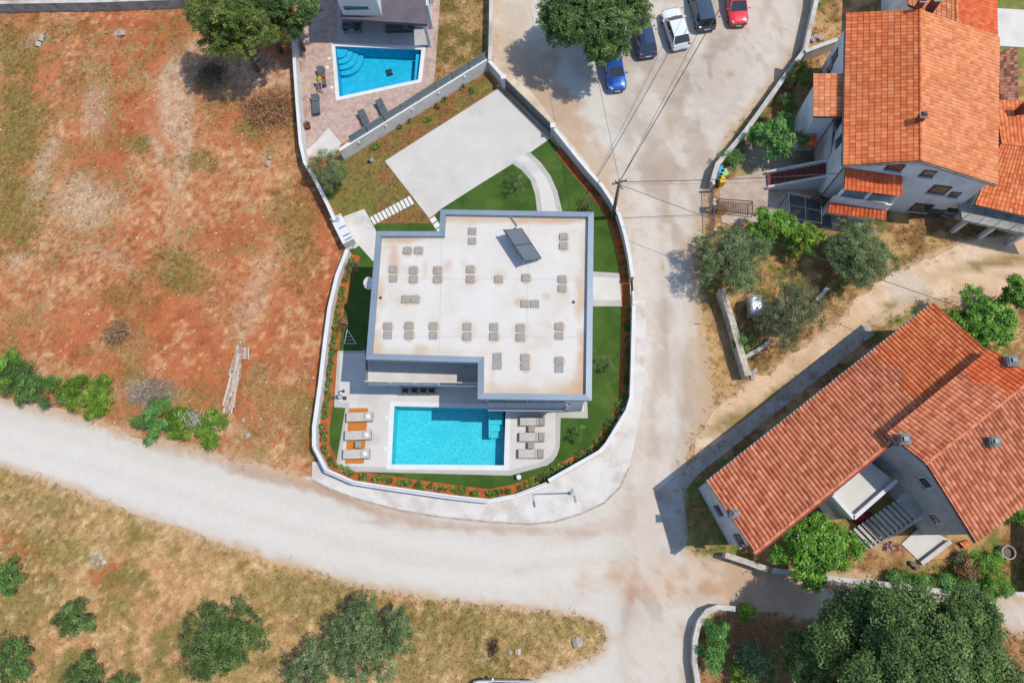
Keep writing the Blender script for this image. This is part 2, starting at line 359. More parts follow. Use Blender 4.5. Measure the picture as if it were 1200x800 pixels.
C = mixc(C, brown, .6 * yard * np.maximum(spot(490, 255, 46, 14, -.35), spot(540, 105, 60, 5, -.57)))
# road edges are dusty
rd = sdist(PX, PY, ROAD); pd = sdist(PX, PY, PATH)
C = mixc(C, sand, .85 * sstep(-9, 2, np.maximum(rd, pd) + .6 * wob))
C *= (.84 + .34 * nC)[..., None]
outl = (X < gx[8]) | (X > gx[-9]) | (Y < gy[8]) | (Y > gy[-9])
C[outl] = (straw * .5 + olive * .5)[0, 0]
plotd = sdist(PX, PY, PLOT)
wild = sstep(0, -14, rd) * sstep(0, -10, pd) * sstep(0, -10, plotd)
for poly in ([(340,-140),(578,-140),(570,75),(398,184),(352,180)], [(880,185),(1000,180),(1300,200),(1300,-140),(950,-140)], [(800,560),(1080,340),(1300,440),(1300,660),(840,680)]):
    wild = wild * sstep(0, -10, sdist(PX, PY, poly))
far = (np.abs(X + 4) < 57) & (np.abs(Y - 20.5) < 39)
ZG = -.03 + np.where(far, wild, 0) * (.20 * (nB - .42) + .10 * (nC - .5)) + np.where(far, wild, 0) * .5 * (np.clip(spot(275, 88, 60, 26), 0, 1) * (nC) + .5 * spot(185, 462, 40, 14, .2) * nC)
V = np.stack([X, Y, ZG], -1).reshape(-1, 3)
ny_, nx_ = X.shape; idx = np.arange(ny_ * nx_).reshape(ny_, nx_)
F = np.stack([idx[:-1, :-1], idx[:-1, 1:], idx[1:, 1:], idx[1:, :-1]], -1).reshape(-1, 4)
cut = np.zeros(len(V), bool)
for pp in (P1, P2): cut |= sdist(V[:, 0], V[:, 1], [tuple(G(a, b).to_2d()) for a, b in pp]) > -.02
F = F[~cut[F].any(1)]
GROUND = mat('ground', (1, 1, 1), (.86, .84, .82), 6, rough=.95, spec=.1, attr=True, fine=.22, fscale=13, bump=.6, bscale=11)
ground = build('ground', npmesh('ground', V, F, C.reshape(-1, 3), True), GROUND); tag(ground, kind='structure')
def gsample(x, y, A):
    i = np.clip(np.searchsorted(gy, y) - 1, 0, ny_ - 2); j = np.clip(np.searchsorted(gx, x) - 1, 0, nx_ - 2); return A[i, j]

# ------------------------------------------------------------------ paved sheets
def dens(poly, step=1.2, jit=0.0, seed=0, closed=True):
    out = []; n = len(poly); r = random.Random(seed)
    for i in range(n if closed else n - 1):
        a, b = Vector(poly[i][:2]), Vector(poly[(i + 1) % n][:2]); k = max(1, int((b - a).length / step))
        for j in range(k):
            p = a.lerp(b, j / k)
            if jit:
                q = fbm(np.array([p.x * .8]), np.array([p.y * .8]), 30 + seed, 3)[0] - .5; q2 = fbm(np.array([p.x * .8]), np.array([p.y * .8]), 60 + seed, 3)[0] - .5
                p = p + Vector((q, q2)) * jit * 2.2
            out.append(p)
    if not closed: out.append(Vector(poly[-1][:2]))
    return out
def gpoly(pxs, z=0.0): return [G(a, b, z).to_2d() for a, b in pxs]
def sheet(name, poly, z, m, step=None, colf=None, thick=.1):
    """flat paving: a filled outline with a skirt; step adds inner points that carry surveyed colours"""
    pts = [Vector(p) for p in poly]; n = len(pts); edges = [(i, (i + 1) % n) for i in range(n)]
    if step:
        P = np.array([p[:] for p in pts]); a, b = P.min(0), P.max(0)
        a = np.maximum(a, (-64, -20)); b = np.minimum(b, (58, 64))
        q = np.stack(np.meshgrid(np.arange(a[0], b[0], step), np.arange(a[1], b[1], step)), -1).reshape(-1, 2)
        q = q[sdist(q[:, 0], q[:, 1], [tuple(p) for p in pts]) > step * .4]
        pts = pts + [Vector(p) for p in q]
    vv, ee, ff, *_ = delaunay_2d_cdt(pts, edges, [list(range(n))] if not step else [], 1, 1e-5)
    vv = [(v.x, v.y) for v in vv]; A = np.array(vv)
    ff = [tuple(f) if sum(vv[f[i - 1]][0] * vv[f[i]][1] - vv[f[i]][0] * vv[f[i - 1]][1] for i in range(len(f))) > 0 else tuple(f)[::-1] for f in ff]
    mb = MB(); mb.add([(x, y, z) for x, y in vv], ff)
    if colf is not None: mb.c = [tuple(c) for c in colf(A[:, 0], A[:, 1])]
    b0 = len(mb.v); c0 = mb.c[0] if mb.c else (1, 1, 1)
    op = [(p.x, p.y) for p in [Vector(p) for p in poly]]
    if sum(op[i - 1][0] * op[i][1] - op[i][0] * op[i - 1][1] for i in range(n)) < 0: op = op[::-1]
    mb.add([(x, y, z) for x, y in op] + [(x, y, z - thick) for x, y in op], [(i, n + i, n + (i + 1) % n, (i + 1) % n) for i in range(n)], c0)
    return struct(name, mb, m)

def roadcol(x, y):
    px, py = to_px(x, y, np.zeros_like(x)); a = fbm(x * .22, y * .22, 11); b = fbm(x * .8, y * .8, 12); c = fbm(x * 2, y * 2, 13, 3)
    w = 12 * (b - .5) + 8 * (c - .5)
    col = np.array(S(218, 210, 198))[None] * np.ones((len(x), 1))
    def mixin(cc, wt): return col * (1 - wt[:, None]) + np.array(S(*cc))[None] * wt[:, None]
    def sp(cx, cy, rx, ry, an=0): 
        ca, sa = math.cos(an), math.sin(an); u, v = ((px - cx) * ca + (py - cy) * sa) / rx, (-(px - cx) * sa + (py - cy) * ca) / ry
        return sstep(1.5, .5, np.hypot(u, v) + 1.2 * (b - .5) + .7 * (c - .5))
    # dusty gravel track on the right branch and parking place
    col = mixin((208, 192, 174), sstep(715, 745, px + w) * .75)
    col = mixin((198, 180, 160), .4 * sstep(.45, .65, a) * sstep(700, 760, px + w))
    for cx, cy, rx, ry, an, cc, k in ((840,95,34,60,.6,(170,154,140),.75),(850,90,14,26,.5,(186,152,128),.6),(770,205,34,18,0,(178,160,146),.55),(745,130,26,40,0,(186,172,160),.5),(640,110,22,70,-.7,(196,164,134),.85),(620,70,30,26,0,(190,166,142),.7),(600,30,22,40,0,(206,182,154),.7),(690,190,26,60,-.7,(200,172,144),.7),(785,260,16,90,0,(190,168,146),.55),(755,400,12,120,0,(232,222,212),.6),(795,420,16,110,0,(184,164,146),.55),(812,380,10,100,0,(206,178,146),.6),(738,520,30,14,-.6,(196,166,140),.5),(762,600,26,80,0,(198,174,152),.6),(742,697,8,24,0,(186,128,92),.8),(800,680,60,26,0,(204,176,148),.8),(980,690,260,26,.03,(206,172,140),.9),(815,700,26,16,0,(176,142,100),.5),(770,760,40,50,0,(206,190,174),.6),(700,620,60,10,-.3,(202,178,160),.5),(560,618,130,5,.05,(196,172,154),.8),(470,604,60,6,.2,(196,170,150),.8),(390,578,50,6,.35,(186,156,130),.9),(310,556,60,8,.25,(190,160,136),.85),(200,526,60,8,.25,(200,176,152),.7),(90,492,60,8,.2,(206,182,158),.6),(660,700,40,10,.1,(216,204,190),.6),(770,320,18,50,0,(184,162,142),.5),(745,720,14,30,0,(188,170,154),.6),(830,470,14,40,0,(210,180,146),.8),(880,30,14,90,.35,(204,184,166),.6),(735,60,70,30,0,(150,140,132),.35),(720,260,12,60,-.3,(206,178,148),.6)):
        col = mixin(cc, k * sp(cx, cy, rx, ry, an))
    hard = fbm(x * .55 + 3, y * .3, 15, 4)
    col = mixin((184, 163, 144), .36 * sstep(.53, .575, hard) * sstep(728, 748, px + w)); col = mixin((232, 224, 214), .4 * sstep(.44, .40, hard) * sstep(728, 748, px + w))
    h2 = fbm(x * 1.3 - 7, y * 1.3, 16, 4); col = mixin((170, 150, 132), .18 * sstep(.62, .66, h2) * sstep(700, 760, px + w))
    for pts in ([(745,560),(752,470),(760,380),(764,300),(766,240)],[(778,560),(790,470),(794,380),(786,290)],[(700,640),(600,650),(480,636),(360,608),(240,574),(100,532),(0,508)],[(700,668),(600,684),(480,672),(360,640),(240,604),(100,560),(0,530)]):
        dd = np.full(len(px), 1e9)
        for (x1, y1), (x2, y2) in zip(pts, pts[1:]):
            ex, ey = x2 - x1, y2 - y1; t = np.clip(((px - x1) * ex + (py - y1) * ey) / (ex * ex + ey * ey), 0, 1)
            dd = np.minimum(dd, np.hypot(px - x1 - t * ex, py - y1 - t * ey))
        col = mixin((231, 223, 214), .38 * sstep(14, 4, dd + .7 * w))
    e = sdist(px, py, ROAD)
    col = mixin((204, 172, 138), .8 * sstep(11, 0, e + .8 * w) * (~((px > 360) & (px < 742) & (py < 620) & (py > 170))))
    return col * (.965 + .07 * c)[:, None]
ASPH = mat('pale_road', (1, 1, 1), (.955, .95, .945), 3, rough=.93, spec=.12, attr=True, fine=.10, fscale=22, c3=(.955, .95, .945), s3=.7, bump=.25, bscale=30)
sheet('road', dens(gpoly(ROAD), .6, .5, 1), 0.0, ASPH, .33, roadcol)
def pathcol(x, y):
    px, py = to_px(x, y, np.zeros_like(x)); a = fbm(x * .3, y * .3, 21); b = fbm(x * 1.1, y * 1.1, 22); c = fbm(x * 2.4, y * 2.4, 23, 3)
    col = np.array(S(236, 210, 180))[None] * np.ones((len(x), 1))
    def mx(cc, wt): return col * (1 - wt[:, None]) + np.array(S(*cc))[None] * wt[:, None]
    col = mx((224, 186, 148), .6 * sstep(.42, .6, a)); col = mx((204, 168, 130), .6 * sstep(.52, .68, b))
    gm = np.zeros(len(x))
    for cx, cy, rx, ry, an in ((900,470,60,6,-.68),(985,410,50,5,-.66),(1165,308,50,6,-.15),(850,495,26,6,-.6),(1060,352,30,6,-.3)):
        ca, sa = math.cos(an), math.sin(an); u, v = ((px - cx) * ca + (py - cy) * sa) / rx, (-(px - cx) * sa + (py - cy) * ca) / ry
        gm = np.maximum(gm, sstep(1.4, .6, np.hypot(u, v) + 1.2 * (b - .5)))
    col = mx((150, 128, 74), .9 * gm); col = mx((222, 206, 188), .8 * sstep(34, 16, np.hypot((px - 1062), (py - 335) * 1.3) + 20 * (b - .5)))
    return col * (.88 + .24 * c)[:, None]
DIRT = mat('dirt_path', (1, 1, 1), (.9, .88, .86), 4, rough=.95, spec=.1, attr=True, fine=.16, bump=.5, bscale=14)
sheet('path', dens(gpoly(PATH), .6, .6, 2), .006, DIRT, .5, pathcol)

def holed(name, outer, hole, z, m, th=.1):
    o = [Vector(p) for p in outer]; h = [Vector(p) for p in hole]; n, k = len(o), len(h)
    vv, ee, ff, *_ = delaunay_2d_cdt(o + h, [(i, (i + 1) % n) for i in range(n)] + [(n + i, n + (i + 1) % k) for i in range(k)], [], 1, 1e-5)
    A = [(v.x, v.y) for v in vv]; hp = [tuple(p) for p in h]; mb = MB()
    keep = []
    for f in ff:
        c = np.mean([A[i] for i in f], 0)
        if sdist(np.array([c[0]]), np.array([c[1]]), hp)[0] > 0: continue
        ar = sum(A[f[i - 1]][0] * A[f[i]][1] - A[f[i]][0] * A[f[i - 1]][1] for i in range(len(f)))
        keep.append(tuple(f) if ar > 0 else tuple(f)[::-1])
    mb.add([(x, y, z) for x, y in A], keep)
    for loop in (o, h):
        L_ = [(p.x, p.y) for p in loop]; n = len(L_)
        mb.add([(x, y, z) for x, y in L_] + [(x, y, z - th) for x, y in L_], [(i, n + i, n + (i + 1) % n, (i + 1) % n) for i in range(n)])
    return struct(name, mb, m)
def grow(poly, d):
    n = len(poly); out = []
    c = sum(poly, Vector((0, 0))) / n
    for i in range(n):
        p = poly[i]; t1 = (p - poly[i - 1]).normalized(); t2 = (poly[(i + 1) % n] - p).normalized(); n1 = Vector((t1.y, -t1.x)); n2 = Vector((t2.y, -t2.x))
        if n1.dot(p - c) < 0: n1 = -n1
        if n2.dot(p - c) < 0: n2 = -n2
        b = (n1 + n2); out.append(p + b * (d / (1 + n1.dot(n2))))
    return out

# pavement with kerb round the villa corner
PAVM = mat('pavement_concrete', S(226, 221, 215), S(214, 207, 199), .7, fine=.06, c3=S(200, 188, 176), s3=.35, bump=.12)
pav_out = [(366,562),(385,572),(420,585),(470,598),(520,606),(570,611),(620,614),(650,611),(680,602),(708,589),(727,570),(737,548),(748,500),(756,440),(757,400),(756,352),(744,352)]
pav_in = [(738.5,352),(738,402),(737.5,442),(736,464),(710,517.5),(701,527),(641,566),(604,580.5),(573,586),(528,581),(454,570),(418,564),(388,553),(374,541),(366,541)]
sheet('pavement', gpoly(pav_out + pav_in), .05, PAVM)
KERB = mat('kerb_stone', S(196, 180, 164), S(170, 152, 136), 2, fine=.15, bump=.2)
kp = dens(gpoly(pav_out[:12]), .95, 0, 0, False)
kr = thing('kerb', 'low concrete kerb curving along the pavement edge below the villa wall', 'kerb', (kp[0].x, kp[0].y, 0))
for i in range(len(kp) - 1):
    a, b = kp[i], kp[i + 1]; d = (b - a); m_ = (a + b) / 2; mb = MB().box((m_.x, m_.y, .005), (d.length - .012, .14, .13), math.atan2(d.y, d.x))
    build('kerb_stone', mb, KERB, kr)
struct('driveway_apron', MB().prism(gpoly([(577,72),(590,86),(606,94),(625,110),(645,138),(656,152),(672,172),(690,194),(694,205),(684,204),(664,180),(648,160),(602,108),(579,84)]), -.1, .03), mat('apron', S(228, 212, 190), S(214, 192, 166), .6, fine=.08, c3=S(196, 168, 138), s3=.5, bump=.2))

# villa plot: artificial lawn, planting bed, terrace, driveway, paths
TURF = mat('turf', S(84, 114, 50, .9), S(68, 98, 40, .9), .45, rough=.95, spec=.1, fine=.16, fscale=30, c3=S(100, 122, 58, .9), s3=.3, bump=.6, bscale=60)
lawnpoly = gpoly([(600,190),(644,163),(664,183),(690,213),(705,232),(716,252),(724,275),(730,300),(734,330),(736,362),(735,402),(734,442),(732,466),(710,516),(701,528),(641,565),(604,580),(573,586),(528,581),(452,570),(416,564),(388,553),(376,530),(374,500),(381,448),(387,396),(393,350),(401,312),(412,292),(440,262),(503,262),(520,240)])
holed('lawn', lawnpoly, grow(gpoly(P1), .3), .02, TURF)
BED = mat('bed_soil', S(196, 108, 56), S(174, 92, 46), 1.2, rough=.95, fine=.2, c3=S(160, 84, 44), s3=.6, bump=.6, bscale=14)
def offset(poly, d):
    """parallel polyline, d to the left"""
    out = []; n = len(poly)
    for i in range(n):
        p = Vector(poly[i]); t1 = (p - Vector(poly[i - 1])).normalized() if i else None; t2 = (Vector(poly[i + 1]) - p).normalized() if i < n - 1 else None
        t = ((t1 or t2) + (t2 or t1)).normalized(); nn = Vector((-t.y, t.x)); k = 1.0
        if t1 and t2: k = 1 / max(.5, nn.dot(Vector((-t1.y, t1.x))))
        out.append(p + nn * d * k)
    return out
def ribbon(poly, d1, d2): return offset(poly, d1) + offset(poly, d2)[::-1]
def strip(mb, poly, d1, d2, z0, z1, col=None):
    """continuous wall along a polyline between two offsets"""
    A, B = offset(poly, d1), offset(poly, d2); n = len(A)
    if d1 > d2: A, B = B, A
    z0 = z0 if isinstance(z0, (list, tuple)) else [z0] * n; z1 = z1 if isinstance(z1, (list, tuple)) else [z1] * n
    vv = []
    for i in range(n): vv += [(A[i].x, A[i].y, z0[i]), (B[i].x, B[i].y, z0[i]), (B[i].x, B[i].y, z1[i]), (A[i].x, A[i].y, z1[i])]
    fs = [(0, 1, 2, 3)] + [tuple((n - 1) * 4 + k for k in (3, 2, 1, 0))]
    for i in range(n - 1):
        a, b = i * 4, i * 4 + 4
        fs += [(a + (k + 1) % 4, a + k, b + k, b + (k + 1) % 4) for k in range(4)]
    return mb.add(vv, fs, col)
# ------------------------------------------------------------------ villa plot
WT = 1.35
wE2 = gpoly([(649,149),(660,163),(675,182),(690,200),(706,218),(716,233),(726,252),(733,276),(738,300),(741,321)], WT)
wS1 = gpoly([(743,357),(742,400),(741,440),(740,465),(735,481),(711,520),(703,529),(643,563)], WT)
wS2 = gpoly([(641,567),(604,581),(573,587),(528,582),(452,571),(414,565),(382,551),(368,524),(368,500),(375,450),(381,398),(386,360),(395,322),(407,292)], .95)
wE1 = gpoly([(573,71),(588,88)], WT)
wNW = gpoly([(392,258),(384,240),(370,212),(357,190),(352,168),(348,120),(345,75),(342,30)], 1.5)
bedE = wE2 + [Vector(p) for p in gpoly([(742,338)], WT)] + wS1
def wallthing(name, label, line, z, th=.22, m=WALLW, cope=None):
    t = thing(name, label, 'wall', (line[0].x, line[0].y, 0))
    build('wall_body', strip(MB(), line, -th / 2, th / 2, -.1, z - .05), m, t)
    build('coping', strip(MB(), line, -th / 2 - .03, th / 2 + .03, z - .05, z), cope or WHITE, t)
    return t
wallthing('boundary_wall', 'white plaster boundary wall beside the utility pole, curving along the road', wE2, WT)
wallthing('boundary_wall', 'white plaster wall curving round the lawn from the small gate to the pavement lamp', wS1, WT)
lowwall = wallthing('boundary_wall', 'low white plot wall with a thin rail round the pool terrace corner', wS2, .95, .26)
wallthing('boundary_wall', 'short white wall piece between the driveway gate and the glass-topped divider', wE1, WT)
wallthing('boundary_wall', 'long pale wall between the red field and the patio with the trapezoid pool', wNW, 1.5)
strip_b = [Vector(p) for p in wS2[:8]]
rl = MB(); rl.tube([(p.x, p.y, 1.22) for p in strip_b], .025, 6); build('rail', rl, PLAST, lowwall)
for p in dens(strip_b, 2.1, 0, 0, False):
    build('post', MB().box((p.x, p.y, 1.085), (.05, .05, .27)), GREYM, lowwall)
struct('planting_bed', MB().prism([p for p in offset(bedE[1:], -.12)] + offset(bedE[1:], -.82)[::-1], -.05, .045), BED)
struct('planting_bed', MB().prism([p for p in offset([wS1[-1]] + wS2, -.13)] + offset([wS1[-1]] + wS2, -.95)[::-1], -.05, .042), BED)

# gate pillars, sliding gate, pedestrian gate
g0, g1 = G(590, 90, 1.5), G(648, 147, 1.5)
for p, lb in ((g0, 'white square gate pillar at the field end of the sliding gate'), (g1, 'white square gate pillar at the lawn end of the sliding gate')):
    t = thing('gate_pillar', lb, 'pillar', (p.x, p.y, 0), 'driveway gate pillars')
    build('shaft', MB().box((p.x, p.y, .72), (.38, .38, 1.5)), WHITE, t); build('cap', MB().box((p.x, p.y, 1.505), (.44, .44, .07)), WHITE, t)
gd = (g1 - g0).to_2d(); gl = gd.length; gu = gd.normalized(); ga = math.atan2(gu.y, gu.x)
t = thing('sliding_gate', 'dark grey sliding metal gate closing the white driveway', 'gate', (g0.x, g0.y, 0))
a0, a1 = g0.to_2d() + gu * .24, g1.to_2d() - gu * .24; gm_ = (a0 + a1) / 2
build('gate_frame', MB().beam((a0.x, a0.y, .10), (a1.x, a1.y, .10), .07, .10).beam((a0.x, a0.y, 1.38), (a1.x, a1.y, 1.38), .07, .08).box((a0.x, a0.y, .74), (.07, .06, 1.36), ga).box((a1.x, a1.y, .74), (.07, .06, 1.36), ga), DARKM, t)
for i in range(11):
    build('slat', MB().beam((a0.x, a0.y, .21 + i * .108), (a1.x, a1.y, .21 + i * .108), .03, .096), GREYM if i % 2 else DARKM, t)
build('guide_rail', MB().beam((a0.x, a0.y, .036), (a1.x, a1.y, .036), .08, .03), GALV, t)
h0, h1 = G(741, 323, WT), G(743, 355, WT)
t = thing('pedestrian_gate', 'small dark gate between white posts at the villa entrance path', 'gate', (h0.x, h0.y, 0))
build('post', MB().box((h0.x, h0.y, .72), (.28, .28, 1.5)), WHITE, t); build('post', MB().box((h1.x, h1.y, .72), (.28, .28, 1.5)), WHITE, t)
e0, e1 = h0.lerp(h1, .08), h0.lerp(h1, .55)
for i in range(9): build('slat', MB().beam((e0.x, e0.y, .2 + i * .13), (e1.x, e1.y, .2 + i * .13), .03, .11), DARKM, t)
build('side_panel', MB().beam((e1.x, e1.y, .65), (h1.x, h1.y, .65), .16, 1.3), WHITE, t)

# divider wall with tinted glass panels towards the neighbour's patio
dv = gpoly([(570,69),(397,176)], 1.5)
t = wallthing('divider_wall', 'white divider wall topped by tinted glass panels between driveway lawn and patio', dv, 1.5, .25)
GPAN = glassmat('tinted_panel', (.30, .38, .40), .62)
dd_ = (dv[1] - dv[0]).normalized(); dl = (dv[1] - dv[0]).length; npan = 8
for i in range(npan):
    s0, s1 = .1 + i * (dl * .92) / npan, .1 + (i + 1) * (dl * .92) / npan - .12; p, q = dv[0] + dd_ * s0, dv[0] + dd_ * s1
    build('glass_panel', MB().beam((p.x, p.y, 2.0), (q.x, q.y, 2.0), .02, .94), GPAN, t)
    build('post', MB().box((p.x - dd_.x * .06, p.y - dd_.y * .06, 2.02), (.05, .05, 1.04), math.atan2(dd_.y, dd_.x)), DARKM, t)
for i in range(5):
    p = dv[0] + dd_ * (dl * (.16 + .18 * i)); nrm = Vector((dd_.y, -dd_.x)) if dd_.x > 0 else Vector((-dd_.y, dd_.x))
    build('wall_light', MB().disc((p.x + nrm.x * .16, p.y + nrm.y * .16), .09, 1.1, 1.22, 10), PLAST, t)

# driveway, curved path, utility pad, terrace
DRV = mat('driveway_tiles', S(217, 212, 204), S(211, 206, 197), .35, fine=.03, fscale=8, c3=S(203, 197, 187), s3=.22, bump=.04)
struct('driveway', MB().prism(gpoly([(451,189),(584,104),(644,163),(620,180),(556,220),(517,245),(503,256)]), -.05, .03), DRV)
PALE = mat('pale_paving', S(224, 220, 213), S(216, 210, 203), .5, fine=.05, c3=S(205, 198, 190), s3=.3, bump=.06)
BORD = mat('border_paving', S(198, 195, 188), S(188, 184, 176), .8, fine=.06, bump=.06)
pl, pr = gpoly([(599,191),(612,200),(622,212),(627,228),(630,252)]), gpoly([(620,178),(634,191),(645,206),(653,224),(660,252)])
struct('garden_path', MB().prism(pl + pr[::-1], -.05, .036), BORD)
il, ir = offset(pl, .42), offset(pr, -.42)
struct('garden_path_centre', MB().prism(il + ir[::-1], -.05, .042), PALE)
struct('entrance_path', MB().prism(gpoly([(690,318),(738,321),(739,359),(690,359)]), -.05, .036), BORD)
struct('entrance_path_centre', MB().prism(gpoly([(690,324),(726,326),(728,352),(690,352)]), -.05, .042), PALE)
struct('entrance_mat_paving', MB().prism(gpoly([(726,326),(735,327),(736,352),(728,352)]), -.05, .042), mat('grey_paving', S(150, 152, 156), S(138, 140, 144), 1, fine=.06))
struct('utility_pad', MB().prism(gpoly([(403,254),(427,245),(432,254),(440,269),(446,300),(437,306),(421,288),(416,291),(405,293),(396,270)]), -.05, .036), PALE)
sp = struct('stepping_path', MB().prism(gpoly([(433,256),(481,230),(486,238),(438,263)]), -.05, .024), mat('step_gravel', S(140, 120, 80), S(110, 98, 60), 4, fine=.2))
a_, b_, c_, d_ = (433,255.5),(481,229.5),(486,238.5),(438,264)
SLAB = mat('step_slab', S(238, 236, 232), S(228, 225, 220), 1.5, fine=.05)
def lerp2(p, q, t): return (p[0] + (q[0] - p[0]) * t, p[1] + (q[1] - p[1]) * t)
for i in range(11):
    t0, t1 = i / 11 + .010, (i + 1) / 11 - .014
    build('slab', MB().prism(gpoly([lerp2(a_, b_, t0), lerp2(a_, b_, t1), lerp2(d_, c_, t1), lerp2(d_, c_, t0)]), -.02, .05), SLAB, sp)
for i in range(3):
    q = [lerp2((503,257), (515,275), i / 3 + .03), lerp2((503,257), (515,275), (i + 1) / 3 - .03), lerp2((509,253), (520,271), (i + 1) / 3 - .03), lerp2((509,253), (520,271), i / 3 + .03)]
    build('slab', MB().prism(gpoly(q), -.02, .05), SLAB, sp)
pts = [(656,523),(653,533),(648,540),(641,545)]
ter_out = [(396,411),(470,411),(470,440),(640,468),(688,470),(689,490),(657,489.5)] + pts + [(598,557),(400,552),(394,545),(405,478),(391.5,477)]
wp = gpoly(P1); wc = sum(wp, Vector((0, 0))) / 4
holed('terrace', gpoly(ter_out), grow(wp, .3), .05, BORD)
ter_in = [(399,414),(470,414),(470,440),(640,468),(684,470),(684,482),(651,482),(651,522),(646,533),(637,540),(597,551),(403,546),(399,541),(410,472),(397,471)]
holed('terrace_paving', gpoly(ter_in), grow(wp, .3), .056, PALE, .02)

def pool(name, label, wpoly, deep, waterlevel, tint, tile, cop, cw, extra):
    c = sum(wpoly, Vector((0, 0))) / len(wpoly); t = thing(name, label, 'pool', (c.x, c.y, 0))
    mb = MB(); n = len(wpoly); P = wpoly
    if sum(P[i - 1].x * P[i].y - P[i].x * P[i - 1].y for i in range(n)) < 0: P = P[::-1]
    mb.add([(p.x, p.y, .07) for p in P] + [(p.x, p.y, -deep) for p in P], [tuple(range(n, 2 * n))] + [(i, n + i, n + (i + 1) % n, (i + 1) % n)[::-1] for i in range(n)])
    build('basin', mb, tile, t)
    Q = grow(P, cw)
    for i in range(n):
        j = (i + 1) % n; build('coping', MB().prism([P[i], P[j], Q[j], Q[i]], -.02, .085), cop, t, bevel=.01)
    extra(t)
    mb = MB(); inn = grow(P, -.005)
    mb.add([(p.x, p.y, waterlevel) for p in inn], [tuple(range(n))]); build('water', mb, watermat(name + '_water', tint), t)
    return t
CAUSTIC = mat('pool_caustic_tint', S(92, 226, 238, 1.05), S(54, 200, 222, 1.0), 9, rough=.5, fine=.16, fscale=14, lo=.46, hi=.60, c3=S(66, 208, 228, 1.05), s3=.6)  # paler turquoise mottling paints rippling caustic light into the basin colour
POOLW = mat('pool_coping', (.52, .52, .51), (.48, .48, .47), 1.2, fine=.04)
def steps1(t):
    # broad submerged stairs in the north-east corner: four treads going down towards the south
    ys = [481, 488.5, 496, 503.5, 511]; zt = [-.25, -.5, -.75, -1.0]
    for i in range(4):
        q = gpoly([(574, ys[i]), (589.6, ys[i]), (589.3, ys[i + 1]), (574, ys[i + 1])]); 
        build('step', MB().prism(q, -1.38, zt[i]), CAUSTIC, t)
    build('stair_wall', MB().prism(gpoly([(572.4, 480), (574, 480), (574, 512), (572.4, 512)]), -1.38, -.22), CAUSTIC, t)
pool('swimming_pool', 'rectangular turquoise swimming pool with white coping beside the villa', wp, 1.4, -.07, (.74, .97, 1.0), CAUSTIC, POOLW, .4, steps1)
for px_, py_ in ((454.5,490),(453,526)):
    p = G(px_, py_, .06); t = thing('floor_cover', 'white square skimmer lid on the terrace by the pool, %s' % ('nearer the villa' if py_ < 500 else 'nearer the plot wall'), 'lid', (p.x, p.y, .056), 'skimmer lids')
    build('lid', MB().box((p.x, p.y, .066), (.32, .32, .02)), PLAST, t); build('rim', MB().box((p.x, p.y, .06), (.38, .38, .012)), POOLW, t)

# ------------------------------------------------------------------ villa
RZ, PZ = 6.55, 6.9
vo = [G(a, b, PZ).to_2d() for a, b in ((516,245),(696,248),(693.5,469),(559.5,467),(560,424.5),(428.5,420.5),(440.5,270.5),(514.5,270.5))]
def inset_poly(P, d):
    n = len(P); out = []; s = sum(P[i - 1].x * P[i].y - P[i].x * P[i - 1].y for i in range(n)); sg = 1 if s > 0 else -1
    for i in range(n):
        t1 = (P[i] - P[i - 1]).normalized(); t2 = (P[(i + 1) % n] - P[i]).normalized(); n1 = Vector((-t1.y, t1.x)) * sg; n2 = Vector((-t2.y, t2.x)) * sg
        b = n1 + n2; out.append(P[i] + b * (d / (1 + n1.dot(n2))))
    return out
vil = thing('villa', 'modern white flat-roofed villa with blue-grey parapet beside the rectangular pool', 'house', (vo[0].x, vo[0].y, 0))
vi = inset_poly(vo, .42); n = len(vo)
for i in range(n):
    j = (i + 1) % n
    a, b, c, d = vo[i], vo[j], vi[j], vi[i]; mb = MB()
    mb.add([(a.x, a.y, PZ - .06), (b.x, b.y, PZ - .06), (c.x, c.y, PZ), (d.x, d.y, PZ), (a.x, a.y, PZ - .5), (b.x, b.y, PZ - .5), (c.x, c.y, RZ - .05), (d.x, d.y, RZ - .05)],
           [(0, 1, 2, 3)[::-1], (0, 4, 5, 1)[::-1], (3, 2, 6, 7)[::-1], (4, 7, 6, 5)[::-1]])
    build('parapet', mb, COPING, vil)
ROOFM = mat('roof_membrane', (.465, .437, .40), (.445, .41, .365), .5, rough=.7, fine=.05, c3=(.42, .36, .30), s3=.4, bump=.03)
